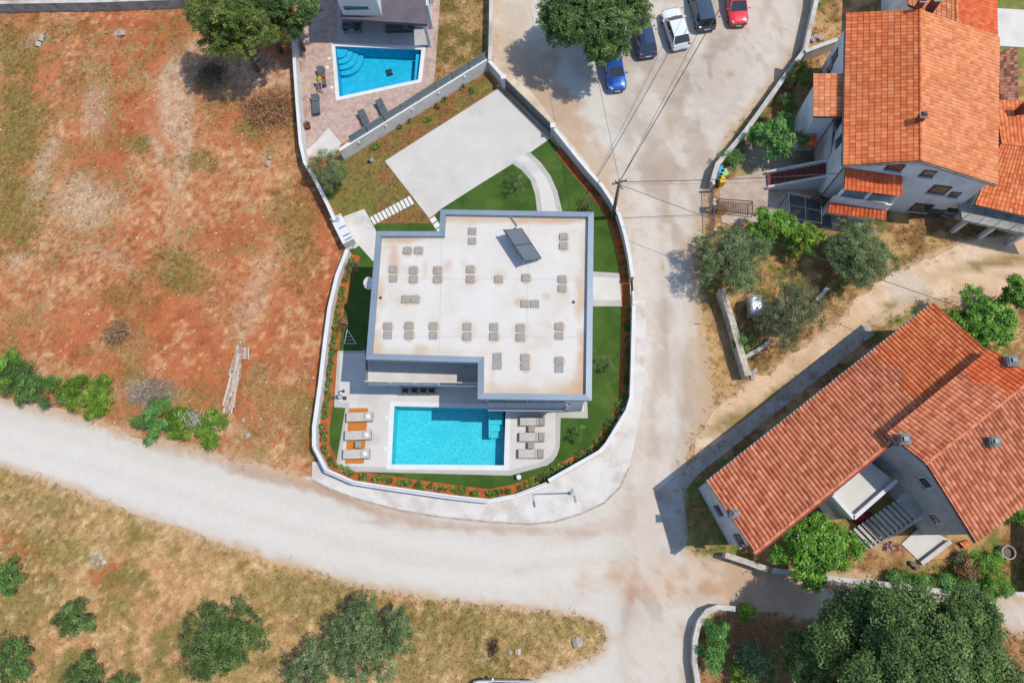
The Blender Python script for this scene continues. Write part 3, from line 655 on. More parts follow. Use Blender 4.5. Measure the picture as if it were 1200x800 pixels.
# rust and puddle stains of the membrane
nt = ROOFM.node_tree; N_ = nt.nodes; L_ = nt.links; bs = N_['Principled BSDF']; prev = bs.inputs['Base Color'].links[0].from_socket
geo = N_.new('ShaderNodeNewGeometry')
def stain(prev, c, r, col, k):
    dm = N_.new('ShaderNodeVectorMath'); dm.operation = 'MULTIPLY_ADD'
    nz = N_.new('ShaderNodeTexNoise'); nz.inputs['Scale'].default_value = .9; nz.inputs['Detail'].default_value = 4; L_.new(geo.outputs['Position'], nz.inputs['Vector'])
    sb = N_.new('ShaderNodeVectorMath'); sb.operation = 'SUBTRACT'; L_.new(geo.outputs['Position'], sb.inputs[0]); sb.inputs[1].default_value = (c.x, c.y, RZ)
    sc = N_.new('ShaderNodeVectorMath'); sc.operation = 'MULTIPLY'; L_.new(sb.outputs[0], sc.inputs[0]); sc.inputs[1].default_value = (1 / r[0], 1 / r[1], 0)
    ln = N_.new('ShaderNodeVectorMath'); ln.operation = 'LENGTH'; L_.new(sc.outputs[0], ln.inputs[0])
    ad = N_.new('ShaderNodeMath'); ad.operation = 'MULTIPLY_ADD'; L_.new(nz.outputs['Fac'], ad.inputs[0]); ad.inputs[1].default_value = 1.6; L_.new(ln.outputs['Value'], ad.inputs[2])
    mr = N_.new('ShaderNodeMapRange'); mr.inputs[1].default_value = 2.0; mr.inputs[2].default_value = 1.0; mr.inputs[3].default_value = 0; mr.inputs[4].default_value = k; mr.interpolation_type = 'SMOOTHSTEP'; L_.new(ad.outputs[0], mr.inputs[0])
    mx = N_.new('ShaderNodeMix'); mx.data_type = 'RGBA'; L_.new(mr.outputs[0], mx.inputs[0]); L_.new(prev, mx.inputs[6]); mx.inputs[7].default_value = (*col, 1); return mx.outputs[2]
rust, pale, tan = (.38, .225, .125), (.455, .44, .415), (.40, .325, .24)
for px_, py_, rx, ry, col, k in ((470,395,3,1.2,pale,.6),(610,300,3,2,pale,.6),(560,360,3,2,pale,.7),(640,330,2,2,pale,.6),(462,300,.5,1.6,rust,.6),(445,345,.5,1.5,rust,.55),(441,405,.5,1.5,rust,.55),(492,410,.7,.6,rust,.6),(680,345,.5,2.4,rust,.6),(684,300,.4,2.5,tan,.6),(608,354,.6,.5,rust,.6),(640,347,.4,.4,rust,.5),(535,256,3,.4,rust,.5),(600,257,5,.35,rust,.5),(670,257,1.5,.4,rust,.5),(465,281,2,.4,tan,.6),(680,440,.6,2,rust,.5),(670,458,1.8,.7,rust,.75),(684,420,.5,3,rust,.6),(440,330,.4,4,tan,.7),(437,380,.4,3,rust,.5),(560,258,4,.4,tan,.7),(640,258,3,.4,rust,.55),(480,280,3,.35,rust,.5),(620,460,3,.4,rust,.5),(577,440,.3,1.5,tan,.6),(600,455,4,.4,tan,.6),(500,412,5,.4,tan,.5),(548,385,1.2,.8,tan,.5),(525,312,.4,.6,rust,.4),(545,310,.5,.8,tan,.5),(585,322,.8,.6,tan,.5),(498,316,.3,.9,rust,.4),(470,352,1,.7,tan,.5),(648,455,1,1,tan,.5)):
    prev = stain(prev, G(px_, py_, RZ), (rx, ry), col, k)
L_.new(prev, bs.inputs['Base Color'])
roof = build('roof', MB().prism(inset_poly(vo, .36), RZ - .25, RZ), ROOFM, vil)
PAD = mat('concrete_pad', S(170, 164, 156), S(158, 152, 144), 4, fine=.12, bump=.1)
pads = [(477.5,293.5),(490.5,293.5),(553.5,271),(553.5,282.5),(660.5,277.5),(660.5,288),(461,315.5),(461,326.5),(484.5,316.5),(484.5,327),(513,316.5),(513,327),(551.5,315.5),(551.5,327),(584.5,327),(616.5,325.5),(659,327),(659,338),
        (475.5,350.5),(486.5,350.5),(615.5,356),(627,356),(454.5,382),(454.5,392.5),(479.5,381.5),(479.5,392.5),(508,382),(508,393),(547.5,382.5),(547.5,394),(579,383),(579,394),(610,384),(610,395),(655.5,382.5),(655.5,393.5),(583,418),(583,428),(615.5,419),(615.5,429),(655.5,422.5),(655.5,432)]
STN = mat('rust_stain', (.41, .30, .20), (.44, .36, .28), 2, rough=.8, fine=.1)
for px_, py_ in pads:
    p = G(px_, py_, RZ + .06); s_ = .60 + random.uniform(-.02, .02)
    rs = random.Random(int(px_ * 7 + py_)); k_ = 14
    if rs.random() < .8: build('rust_stain', MB().prism([Vector((p.x + (.40 + .10 * rs.random()) * math.cos(6.2832 * j / k_) , p.y - .05 + (.38 + .12 * rs.random()) * math.sin(6.2832 * j / k_))) for j in range(k_)], RZ - .002, RZ + .0005 * (2 + pads.index((px_, py_)) % 3)), STN, roof)
    build('support_pad', MB().box((p.x, p.y, RZ + .05), (s_, s_ * .93, .10), random.uniform(-.03, .03)), PAD, roof)
for (x0, y0), (x1, y1) in (((436,326),(690,328)),((433,394),(690,395)),((518,247),(515,418)),((620,250),(616,466))):
    a, b = G(x0, y0, RZ), G(x1, y1, RZ); build('membrane_seam', MB().beam((a.x, a.y, RZ + .003), (b.x, b.y, RZ + .003), .05, .008), mat('seam', (.40, .385, .36), (.36, .345, .32), 2), roof)
for px_, py_ in ((446,349),(672,354)):
    p = G(px_, py_, RZ); build('roof_drain', MB().disc((p.x, p.y), .12, RZ, RZ + .03, 12), DARKM, roof)
# storeys below: upper walls, ground-floor walls, slabs, balcony
wl = inset_poly(vo, .42)
up = [wl[0], wl[1], wl[2], wl[3], Vector((wl[4].x, wl[4].y + .9)), Vector((wl[5].x, wl[5].y + .9)), wl[6], wl[7]]
build('wall', MB().prism(up, -.05, RZ - .26), WHITE, vil)
bal = [G(a, b, 3.35).to_2d() for a, b in ((430,428),(431,450.5),(560,452.5),(560,430))]
bal[0].y = up[5].y - .02; bal[3].y = up[4].y - .02
bal[3].x = bal[2].x = wl[3].x - .02
balc = build('balcony_slab', MB().prism(bal, 3.05, 3.35), WHITE, vil)
bi = [bal[0] + Vector((.12, 0)), bal[1] + Vector((.12, .12)), bal[2] + Vector((0, .12)), bal[3]]
build('balcony_floor', MB().prism(bi, 3.352, 3.362), PALE, balc)
BGL = glassmat('balustrade_glass', (.72, .80, .82), .18)
for i in range(5):
    p = bal[1].lerp(bal[2], i / 5 + .004) + Vector((0, .05)); q = bal[1].lerp(bal[2], (i + 1) / 5 - .004) + Vector((0, .05))
    build('balustrade_glass', MB().beam((p.x, p.y, 3.85), (q.x, q.y, 3.85), .015, .9), BGL, balc)
build('handrail', MB().beam((bal[1].x, bal[1].y + .05, 4.32), (bal[2].x, bal[2].y + .05, 4.32), .05, .04), PLAST, balc)
p, q = bal[0] + Vector((.06, 0)), bal[1] + Vector((.06, .05)); build('balustrade_glass', MB().beam((p.x, p.y, 3.85), (q.x, q.y, 3.85), .015, .9), BGL, balc)
# upper south windows over the pool (they mirror the water and the deck) and ground floor glazing
x0, x1, ysw = wl[3].x, wl[2].x, wl[3].y - .035
def win(cx, cz, w, h, y, parent=vil, frame=DARKM):
    f = build('window', MB().box((cx, y + .015, cz), (w, .06, h)), frame, parent)
    build('pane', MB().box((cx, y - .02, cz), (w - .14, .02, h - .14)), GLASSD, f)
for i in range(4): win(x0 + .8 + i * 1.45, 4.75, 1.38, 2.3, ysw)
for i in range(4): win(x0 + .8 + i * 1.55, 1.25, 1.45, 2.3, ysw)
yb = up[4].y - .035
for i in range(5): win(bal[0].x + .95 + i * 1.65, 4.55, 1.5, 2.25, yb)
for i in range(5): win(bal[0].x + .95 + i * 1.65, 1.25, 1.5, 2.3, yb)
sl_ = [Vector((x0 + .02, wl[3].y - .06)), Vector((x0 + .02, wl[3].y - .62)), Vector((x0 + 5.55, wl[3].y - .62)), Vector((x0 + 6.25, wl[3].y - .06))]
ledge = build('ledge', MB().prism(sl_, 3.15, 3.33), WHITE, vil)
build('ledge_rail', MB().beam((sl_[1].x, sl_[1].y + .06, 3.39), (sl_[2].x, sl_[2].y + .06, 3.39), .06, .1).beam((sl_[2].x, sl_[2].y + .06, 3.392), (sl_[3].x - .05, sl_[3].y, 3.392), .06, .1), DARKM, ledge)
# east front: entrance door and upright windows
ea, eb = wl[2], wl[1]; et = (eb - ea).normalized(); en = Vector((et.y, -et.x)); en = en if en.x > 0 else -en; er = math.atan2(et.y, et.x)
for k, z_, w_, h_ in ((.15, 4.7, 1.2, 1.5), (.38, 4.7, 1.2, 1.5), (.75, 4.7, 1.6, 1.5), (.15, 1.5, 1.2, 1.5), (.38, 1.5, 1.2, 1.5), (.85, 1.5, 1.2, 1.5)):
    q = ea.lerp(eb, k) + en * .02; f = build('window', MB().box((q.x, q.y, z_), (w_, .07, h_), er), DARKM, vil); q = q + en * .045; build('pane', MB().box((q.x, q.y, z_), (w_ - .14, .02, h_ - .14), er), GLASSD, f)
q = ea.lerp(eb, .60) + en * .02; f = build('door', MB().box((q.x, q.y, 1.12), (1.2, .07, 2.2), er), GREYM, vil); q = q + en * .06 + et * .45; build('handle', MB().box((q.x, q.y, 1.1), (.04, .05, .6), er), GALV, f)
# solar collector on the roof
sc_ = [G(590.5, 269.5, RZ + 1.15), G(611.5, 267.5, RZ + .35), G(635, 303, RZ + .35), G(614.5, 306, RZ + 1.15)]
t = thing('solar_collector', 'tilted pair of grey solar collector panels on the white villa roof', 'solar panel', (sc_[1].x, sc_[1].y, RZ))
SOL = mat('solar_glass', (.085, .095, .105), (.075, .085, .095), 1, rough=.22, spec=.6, fine=.03)
def qlerp(u, v): return sc_[0].lerp(sc_[3], u).lerp(sc_[1].lerp(sc_[2], u), v)
nrm = (sc_[3] - sc_[0]).cross(sc_[1] - sc_[0]).normalized(); nrm = nrm if nrm.z > 0 else -nrm
for u0, u1 in ((.01, .49), (.51, .99)):
    c4 = [qlerp(u0, .02), qlerp(u1, .02), qlerp(u1, .98), qlerp(u0, .98)]
    mb = MB(); mb.add([p for p in c4] + [p - nrm * .09 for p in c4], [(0, 1, 2, 3), (7, 6, 5, 4), (0, 4, 5, 1), (1, 5, 6, 2), (2, 6, 7, 3), (3, 7, 4, 0)])
    pn = build('panel', mb, SOL, t)
    fr = MB()
    for i in range(4): fr.beam(c4[i] + nrm * .008, c4[(i + 1) % 4] + nrm * .008, .05, .03)
    build('panel_frame', fr, DARKM, pn)
build('header_pipe', MB().tube([qlerp(-.01, 0), qlerp(1.01, 0)], .06, 8), DARKM, t)
build('header_pipe', MB().tube([qlerp(.5, 0), qlerp(.5, 1)], .035, 6), DARKM, t)
for u in (.08, .46, .54, .92):
    a, b = qlerp(u, .04), qlerp(u, .96)
    build('leg', MB().tube([a - nrm * .1, Vector((a.x, a.y, RZ))], .025, 6).tube([b - nrm * .1, Vector((b.x, b.y, RZ))], .025, 6).tube([Vector((a.x, a.y, RZ + .03)), Vector((b.x, b.y, RZ + .03))], .02, 6), GALV, t)
a = G(598, 254, RZ); b = sc_[1]
build('supply_pipe', MB().tube([Vector((a.x, a.y, RZ + .22)), Vector((a.x + .05, a.y - .1, RZ + .05)), Vector((a.x + .5, a.y - .75, RZ + .05)), Vector((b.x - .5, b.y + .15, RZ + .1)), b - Vector((.5, 0, .12))], .055, 8), GREYM, t)
build('pipe_boot', MB().disc((a.x, a.y), .12, RZ, RZ + .25, 10, None, .07), WHITE, t)
# satellite dish / outdoor unit on the west wall
w_ = up[5].lerp(up[6], .60); t = thing('satellite_dish', 'white satellite dish on the shaded west wall of the villa', 'satellite dish', (w_.x - .1, w_.y, 5.2))
mb = MB(); rings = 5; ns = 18; c0_ = Vector((w_.x - .95, w_.y + .05, 5.5)); ax = Vector((-.25, -.35, .9)).normalized(); e1_ = ax.cross(Vector((1, 0, 0))).normalized(); e2_ = ax.cross(e1_); vv = [c0_]
for r in range(1, rings + 1):
    for k in range(ns):
        a = 2 * math.pi * k / ns; rr = .48 * r / rings; vv.append(c0_ + (e1_ * math.cos(a) + e2_ * math.sin(a)) * rr + ax * (.6 * rr * rr))
fs = [(0, 1 + k, 1 + (k + 1) % ns) for k in range(ns)] + [(1 + r * ns + k, 1 + (r + 1) * ns + k, 1 + (r + 1) * ns + (k + 1) % ns, 1 + r * ns + (k + 1) % ns) for r in range(rings - 1) for k in range(ns)]
o = build('reflector', mb.add(vv, fs), PLAST, t, smooth=True); m_ = o.modifiers.new('s', 'SOLIDIFY'); m_.thickness = .015
build('bracket', MB().tube([Vector((w_.x - .02, w_.y, 5.1)), Vector((w_.x - .6, w_.y, 5.15)), c0_], .03, 6), GALV, t)
build('feed_arm', MB().tube([c0_ - e2_ * .4 + ax * .08, c0_ + ax * .45], .015, 5).disc((c0_.x + ax.x * .45, c0_.y + ax.y * .45), .05, c0_.z + ax.z * .45 - .05, c0_.z + ax.z * .45 + .06, 8), GREYM, t)

# white service cabinet (heat pump) on the utility pad
ca = G(393.5, 254, 1.1); cb = G(408, 283, 1.1); ang = math.atan2(cb.y - ca.y, cb.x - ca.x); cm = (ca + cb) / 2; ln_ = (cb - ca).length
t = thing('heat_pump', 'white louvred service cabinet on the small pad beside the field wall', 'cabinet', (cm.x, cm.y, .04))
u2 = Vector((math.cos(ang), math.sin(ang))); v2 = Vector((-u2.y, u2.x))
build('casing', MB().box((cm.x, cm.y, .59), (ln_, 1.0, 1.1), ang), PLAST, t, bevel=.02)
for s_ in (-.05, .27, .42):
    q = cm.to_2d() + u2 * (ln_ * s_) + v2 * .12; build('louvre', MB().box((q.x, q.y, 1.15), (.12, .62, .03), ang), GREYM, t)
q = cm.to_2d() - u2 * (ln_ * .36); build('fan_grille', MB().disc((q.x, q.y), .22, 1.135, 1.17, 18), GALV, t)
q = cm.to_2d() - u2 * (ln_ * .47); build('hinged_lid', MB().box((q.x, q.y, 1.2), (.1, 1.02, .14), ang), PLAST, t)
hs = G(408, 288, .1); t = thing('garden_hose', 'coiled pale garden hose on the pad beside the white cabinet', 'hose', (hs.x, hs.y, .04))
build('coil', MB().tube([(hs.x + (.28 + .01 * k) * math.cos(k * .5), hs.y + (.24 + .008 * k) * math.sin(k * .5), .06 + .002 * k) for k in range(36)], .018, 5), GREYM, t)
# ------------------------------------------------------------------ garden furniture
CUSH = mat('taupe_cushion', S(206, 198, 190), S(194, 186, 178), 3, rough=.9, fine=.08)
CUSHD = mat('dark_cushion', S(98, 106, 112), S(86, 94, 100), 3, rough=.85, fine=.1)
TOWEL = mat('white_towel', (.55, .54, .53), (.5, .49, .48), 6, rough=.95, fine=.08, bump=.3)
PILT = mat('pillow_taupe', S(172, 160, 150), S(160, 148, 138), 4, rough=.9, fine=.08)
FRM = mat('lounger_frame', S(150, 146, 140), S(136, 132, 126), 3, rough=.5, fine=.05)
def make_lounger(L, W, cush, frame, pillow, ph, back=.0, legh=.26):
    """head end at +x; returns the parts so that each lounger gets its own copies"""
    P = []
    f = MB().box((0, W / 2 - .03, legh), (L, .05, .07)).box((0, -W / 2 + .03, legh), (L, .05, .07)).box((L / 2 - .025, 0, legh), (.05, W - .12, .07)).box((-L / 2 + .025, 0, legh), (.05, W - .12, .07))
    for k in range(6): f.box((-L / 2 + .2 + k * (L - .4) / 5, 0, legh), (.06, W - .12, .03))
    P.append(('frame', f, frame))
    for sx in (-1, 1):
        for sy in (-1, 1): P.append(('leg', MB().box((sx * (L / 2 - .12), sy * (W / 2 - .035), legh / 2 - .02), (.06, .05, legh - .04)), frame))
    bx = L * .16
    P.append(('seat_cushion', MB().box(((-L / 2 + bx) / 2 + .02, 0, legh + .095), (bx + L / 2 - .04, W - .04, .11)), cush))
    h = back; mb = MB(); x0, x1 = bx + .015, L / 2 - .02; w = W / 2 - .02; z = legh + .04
    mb.add([(x0, -w, z), (x1, -w, z + h), (x1, w, z + h), (x0, w, z), (x0, -w, z + .11), (x1, -w, z + .11 + h), (x1, w, z + .11 + h), (x0, w, z + .11)], [(3, 2, 1, 0), (4, 5, 6, 7), (0, 1, 5, 4), (1, 2, 6, 5), (2, 3, 7, 6), (3, 0, 4, 7)])
    P.append(('back_cushion', mb, cush))
    if pillow == 'towel': P.append(('towel', MB().box((L / 2 - .36, 0, z + .13 + h * .55), (.34, .36, .07), .35), TOWEL))
    elif pillow: P.append(('headrest', MB().box((L / 2 - .24, 0, z + .135 + h * .75), (.44, W - .08, .07)), pillow))
    return P
def place_lounger(P, label, group, p, rz):
    t = thing('sun_lounger', label, 'sun lounger', p, group, rz)
    for nm, mb, m in P:
        key = (id(mb),); 
        if key not in _mc: _mc[key] = mb.mesh(nm); _mc[key].materials.append(m)
        o = bpy.data.objects.new(nm, _mc[key]); COL.objects.link(o); o.parent = t
        if 'cushion' in nm or nm in ('towel', 'headrest'):
            b = o.modifiers.new('b', 'BEVEL'); b.width = .035; b.segments = 3
    return t
_mc = {}
deckz = .056
mt = [(409,478),(431.5,478),(426.5,543),(404.5,543)]
MATO = mat('orange_decking', S(226, 144, 52), S(206, 124, 40), 7, rough=.7, fine=.14, bump=.2)
mw = thing('deck_strip', 'orange slatted mat strip lying under the three loungers left of the pool', 'mat', G(418, 510, deckz))
q0, q1, q2, q3 = mt
for i in range(15):
    a, b = i / 15 + .004, (i + 1) / 15 - .004
    build('slat', MB().prism(gpoly([lerp2(q0, q1, a), lerp2(q0, q1, b), lerp2(q3, q2, b), lerp2(q3, q2, a)], .06), deckz, deckz + .035), MATO, mw)
LA = make_lounger(2.15, .76, CUSH, FRM, 'towel', 0, .12)
for (x, y), w in (((421.5,488.5), 'nearest the villa'), ((419.8,510), 'in the middle'), ((417.8,532), 'nearest the plot wall')):
    place_lounger(LA, 'pale sun lounger with white towel on the orange mat, %s' % w, 'loungers left of the villa pool', G(x, y, .35).xy.to_3d() + Vector((0, 0, deckz + .035)), math.radians(2))
LB = make_lounger(2.0, .72, CUSH, FRM, PILT, 0, .08)
for (x, y), w in (((623.6,493.5), 'nearest the villa'), ((623,512), 'in the middle'), ((622,531.5), 'nearest the lawn edge')):
    place_lounger(LB, 'pale sun lounger with taupe headrest right of the villa pool, %s' % w, 'loungers right of the villa pool', G(x, y, .35).xy.to_3d() + Vector((0, 0, deckz)), math.radians(0))
def side_table(p, label, z, m=PILT, s=.5, h=.42):
    t = thing('side_table', label, 'table', (p.x, p.y, z), 'poolside tables')
    build('table_top', MB().box((p.x, p.y, z + h - .02), (s, s, .04)), m, t, bevel=.01)
    for sx in (-1, 1):
        for sy in (-1, 1): build('leg', MB().box((p.x + sx * (s / 2 - .04), p.y + sy * (s / 2 - .04), z + h / 2 - .02), (.04, .04, h - .04)), FRM, t)
side_table(G(623, 502.5, .4), 'small taupe side table between the two loungers nearer the villa', deckz)
side_table(G(622.5, 521.5, .4), 'small taupe side table between the two loungers nearer the lawn edge', deckz)
side_table(G(420, 521, .4), 'small taupe side table standing on the orange mat', deckz + .035)
# dining set under the balcony
def chair(p, rz, label, m=DARKM, group='dining chairs under the balcony', z=deckz):
    t = thing('dining_chair', label, 'chair', (p.x, p.y, z), group, rz)
    build('seat', MB().box((0, 0, .45), (.46, .46, .05)), m, t, local=True, bevel=.015); build('backrest', MB().box((0, -.22, .70), (.46, .05, .42)), m, t, local=True, bevel=.015)
    for sx in (-1, 1):
        for sy in (-1, 1): build('leg', MB().box((sx * .19, sy * .19, .215), (.035, .035, .43)), m, t, local=True)
    return t
for i, x in enumerate((473.5, 484.5, 495, 505)):
    p = G(x, 457.0, .9); chair(p, 0, 'dark dining chair under the balcony edge, %s from the left' % ordinal(i))
p = G(489, 454.5, .75) + Vector((0, .55, 0)); t = thing('dining_table', 'long dark dining table under the villa balcony', 'table', (p.x, p.y, deckz))
build('table_top', MB().box((p.x, p.y, .79), (3.0, .8, .05)), DARKM, t)
for sx in (-1, 1):
    for sy in (-1, 1): build('leg', MB().box((p.x + sx * 1.4, p.y + sy * .33, .41), (.07, .07, .71)), DARKM, t)
# outdoor shower
s0 = G(404, 466.5, deckz); t = thing('outdoor_shower', 'dark hooked outdoor shower post on the terrace corner', 'shower', s0)
build('post', MB().tube([s0, s0 + Vector((0, 0, 1.75)), s0 + Vector((.05, .08, 1.98)), s0 + Vector((.22, .16, 2.06)), s0 + Vector((.42, .18, 2.02))], .045, 8), DARKM, t, smooth=True)
build('shower_head', MB().disc((s0.x + .42, s0.y + .18), .13, 1.98, 2.03, 14), DARKM, t); build('base_plate', MB().box((s0.x, s0.y, .066), (.3, .3, .02)), DARKM, t)
build('tap', MB().box((s0.x + .05, s0.y - .04, 1.1), (.1, .1, .06)), GALV, t)
# street lamp on the pavement
l0 = G(668.5, 577.5, .05); t = thing('street_lamp', 'grey street lamp with a short arm on the pavement below the villa wall', 'street lamp', l0)
hL = 5.2; build('post', MB().tube([l0, l0 + Vector((0, 0, 1.0)), l0 + Vector((0, 0, hL))], [.075, .065, .045], 10), GALV, t, smooth=True)
build('base', MB().disc((l0.x, l0.y), .16, .05, .32, 10, None, .10), GREYM, t)
ad = Vector((.16, -.72, 0)); build('arm', MB().tube([l0 + Vector((0, 0, hL - .05)), l0 + ad * .5 + Vector((0, 0, hL + .08)), l0 + ad * .8 + Vector((0, 0, hL + .1))], .03, 6), GALV, t)
e = l0 + ad + Vector((0, 0, hL + .1)); build('lantern', MB().box(e, (.16, .5, .09), math.atan2(ad.y, ad.x) - math.pi / 2, None, .8), GREYM, t, bevel=.02)
# drying rack on the lawn
r0 = G(411, 397, .02); t = thing('drying_rack', 'small white triangular drying rack on the shaded lawn by the planting bed', 'drying rack', r0)
mb = MB(); a, b, c = r0 + Vector((-.5, -.4, .02)), r0 + Vector((.5, -.4, .02)), r0 + Vector((-.1, .55, .85))
for p, q in ((a, b), (b, c), (c, a)): mb.tube([p, q], .03, 6)
build('frame', mb, PLAST, t)
for k in (.25, .5, .75): build('rung', MB().tube([a.lerp(c, k), b.lerp(c, k)], .015, 5), PLAST, t)
# light pole globe and small path lamps
for i, (x, y) in enumerate(((608,559),(435,188))):
    p = G(x, y, .2); t = thing('planter_pot', ['pale grey garden light standing on the lawn edge near the pavement lamp', 'grey round pot on the dry lawn left of the driveway'][i], ['lamp', 'pot'][i], (p.x, p.y, .02))
    build('body', MB().disc((p.x, p.y), .16, .02, .42, 12, None, .2), GALV if i == 0 else CONC, t); build('top', MB().disc((p.x, p.y), .2, .421, .47, 12, None, .12), GREYM if i else PLAST, t)

# ------------------------------------------------------------------ neighbour: patio, trapezoid pool, house
PAT = mat('stone_patio', S(206, 182, 170), S(190, 160, 146), 2.6, rough=.85, fine=.16, fscale=9, c3=S(178, 150, 138), s3=1.2, bump=.3, bscale=6)
w2 = gpoly(P2)
holed('patio', gpoly([(344,-110),(522,-110),(514,30),(509,96),(399,170),(392,182),(362,186),(355,165),(350,120),(347,60)]), grow(w2, .25), .03, PAT)
struct('patio_paving', MB().prism(gpoly([(352,183),(392,182),(400,168),(385,150),(372,165)]), -.05, .036), PALE)
struct('shaded_terrace', MB().prism(gpoly([(396,-40),(503,-40),(499,53.5),(487,56),(395,51.5)]), -.05, .04), mat('terrace_tile', S(196, 194, 190), S(186, 184, 180), .8, fine=.05))
def steps2(t):
    c = G(393, 55).to_2d(); u = (G(494, 59).to_2d() - c).normalized(); v = (G(398, 114).to_2d() - c).normalized()
    for i, (r, z) in enumerate(((2.35, -1.0), (1.9, -.75), (1.45, -.5), (1.0, -.25))):
        poly = [c + u * .03 + v * .03] + [c + (u * math.cos(a) + v * math.sin(a)) * r + (u + v) * .03 for a in np.linspace(0.02, math.pi / 2 - .02, 12)]
        build('step', MB().prism(poly, -1.38, z), MOS2, t)
    build('bench', MB().prism(gpoly([(486.5,60),(492.5,60),(489,93),(484,94)]), -1.38, -.45), MOS2, t)
MOS2 = mat('pool_liner', S(52, 204, 236, 1.0), S(38, 190, 230, 1.0), 2.5, rough=.5, fine=.12, fscale=8, lo=.4, hi=.6)
pool('garden_pool', 'trapezoid blue pool with curved corner steps on the neighbouring patio', w2, 1.4, -.07, (.74, .97, 1.0), MOS2, POOLW, .36, steps2)
rb = G(457, 85, -1.38); rb = G(456, 84.5, -1.2); t = thing('pool_robot', 'dark pool cleaning robot on the floor of the trapezoid pool', 'pool robot', (rb.x, rb.y, -1.4))
build('body', MB().box((rb.x, rb.y, -1.25), (.5, .42, .2), .3, None, .8), DARKM, t, bevel=.03)
for s in (-1, 1): build('track', MB().box((rb.x - math.sin(.3) * s * .24, rb.y + math.cos(.3) * s * .24, -1.3), (.56, .1, .2), .3), RUBBER, t)
LC = make_lounger(1.95, .68, CUSHD, DARKM, None, 0, .22, .3)
for (x, y, rz), w in (((377,90.5, 100), 'with a person sitting on it'), ((370,123, 98), 'beside the pot at the field wall'), ((427.5,141, 115), 'nearer the olive tree behind the glass panels'), ((448.5,128.5, 115), 'nearer the pool behind the glass panels')):
    place_lounger(LC, 'dark grey sun lounger on the stone patio, %s' % w, 'grey loungers on the patio', G(x, y, .35).xy.to_3d() + Vector((0, 0, .03)), math.radians(rz))
p = G(360, 147, .4); t = thing('plant_pot', 'round terracotta pot with a grey-green plant by the field wall', 'plant', (p.x, p.y, .03)); POTP = (p, t)
build('pot', MB().disc((p.x, p.y), .22, .03, .5, 12, None, .3), mat('terracotta', S(150, 84, 56), S(130, 70, 46), 4), t)
p = G(350, 78, .3); t = thing('wooden_crate', 'small brown wooden crate against the field wall on the patio', 'crate', (p.x, p.y, .03))
for sy in (-1, 1):
    for k in range(3): build('slat', MB().box((p.x, p.y + sy * .42, .12 + k * .14), (.36, .03, .11)), WOODD, t)
for sx in (-1, 1):
    for k in range(3): build('slat', MB().box((p.x + sx * .17, p.y, .12 + k * .14), (.03, .8, .11)), WOODD, t)
build('bottom', MB().box((p.x, p.y, .06), (.3, .78, .03)), WOODD, t)
for i, (x, y) in enumerate(((386,68.5),(389,102.5),(383.5,79))):
    p = G(x, y, .04); t = thing('floor_cover', 'white round skimmer lid on the stone patio, %s from the house' % ordinal((0, 2, 1)[i]), 'lid', (p.x, p.y, .03), 'patio skimmer lids')
    build('lid', MB().disc((p.x, p.y), .13, .03, .05, 12), PLAST, t); build('rim', MB().disc((p.x, p.y), .17, .028, .04, 12), POOLW, t)
# house behind the patio
LROOF = mat('dark_roofing', S(110, 100, 108), S(98, 88, 96), .6, rough=.8, fine=.06)
hn = thing('patio_house', 'white house with dark flat terrace roof above the trapezoid pool', 'house', G(450, 40))
lr = [G(a, b, 3.3).to_2d() for a, b in ((400,22),(500,28.5),(494,-90),(392,-90))]
build('terrace_roof', MB().prism(lr, 3.0, 3.3), LROOF, hn)
wl2 = [lr[0] + Vector((.5, 2.6)), lr[1] + Vector((-.05, 2.2)), lr[2] + Vector((-.05, 0)), lr[3] + Vector((.5, 0))]
build('wall', MB().prism(wl2, -.05, 3.0), WHITE, hn)
ub = [G(402,18,3.3).to_2d(), G(447.5,19,3.3).to_2d(), G(440,-80,3.3).to_2d(), G(392,-80,3.3).to_2d()]; build('upper_storey', MB().prism(ub, 3.302, 7.4), WHITE, hn)
yy = ub[0].y; w_ = (ub[0] + ub[1]) / 2; f = build('window', MB().box((w_.x - .3, w_.y - .02, 4.25), (2.2, .08, .35)), GREYM, hn); build('pane', MB().box((w_.x - .3, w_.y - .07, 4.25), (2.0, .02, .22)), GLASSD, f)
for k in range(2): 
    f = build('glass_door', MB().box((wl2[0].x + 2.0 + k * 3.2, wl2[0].y - .04, 1.2), (2.4, .06, 2.3)), DARKM, hn); build('pane', MB().box((wl2[0].x + 2.0 + k * 3.2, wl2[0].y - .08, 1.2), (2.2, .02, 2.1)), GLASSD, f)
ex = lr[1].x - .02
for k in range(2):
    f = build('window', MB().box((wl2[1].x + .03, wl2[1].y + 2.2 + k * 3, 1.7), (.08, 1.2, 1.2)), PLAST, hn); build('pane', MB().box((wl2[1].x + .08, wl2[1].y + 2.2 + k * 3, 1.7), (.02, 1.0, 1.0)), GLASSD, f)
build('column', MB().box((lr[1].x - .25, lr[1].y + .3, 1.5), (.3, .3, 3.0)), WHITE, hn)
p = G(412, 31, .75); t = thing('patio_table', 'dark dining table under the dark terrace roof', 'table', (p.x, p.y, .04))
build('table_top', MB().box((p.x, p.y + .3, .77), (1.8, 1.1, .05)), DARKM, t)
for sx in (-1, 1):
    for sy in (-1, 1): build('leg', MB().box((p.x + sx * .8, p.y + .3 + sy * .45, .395), (.07, .07, .7)), DARKM, t)
for i, x in enumerate((405, 418)):
    q = G(x, 33.5, .5); chair(q, math.pi, 'dark chair at the patio table under the roof, %s' % ('left' if i == 0 else 'right'), DARKM, 'patio table chairs', .04)
p = G(468, 32.5, .5); t = thing('garden_sofa', 'dark outdoor sofa with a green cushion under the terrace roof', 'sofa', (p.x, p.y, .04))
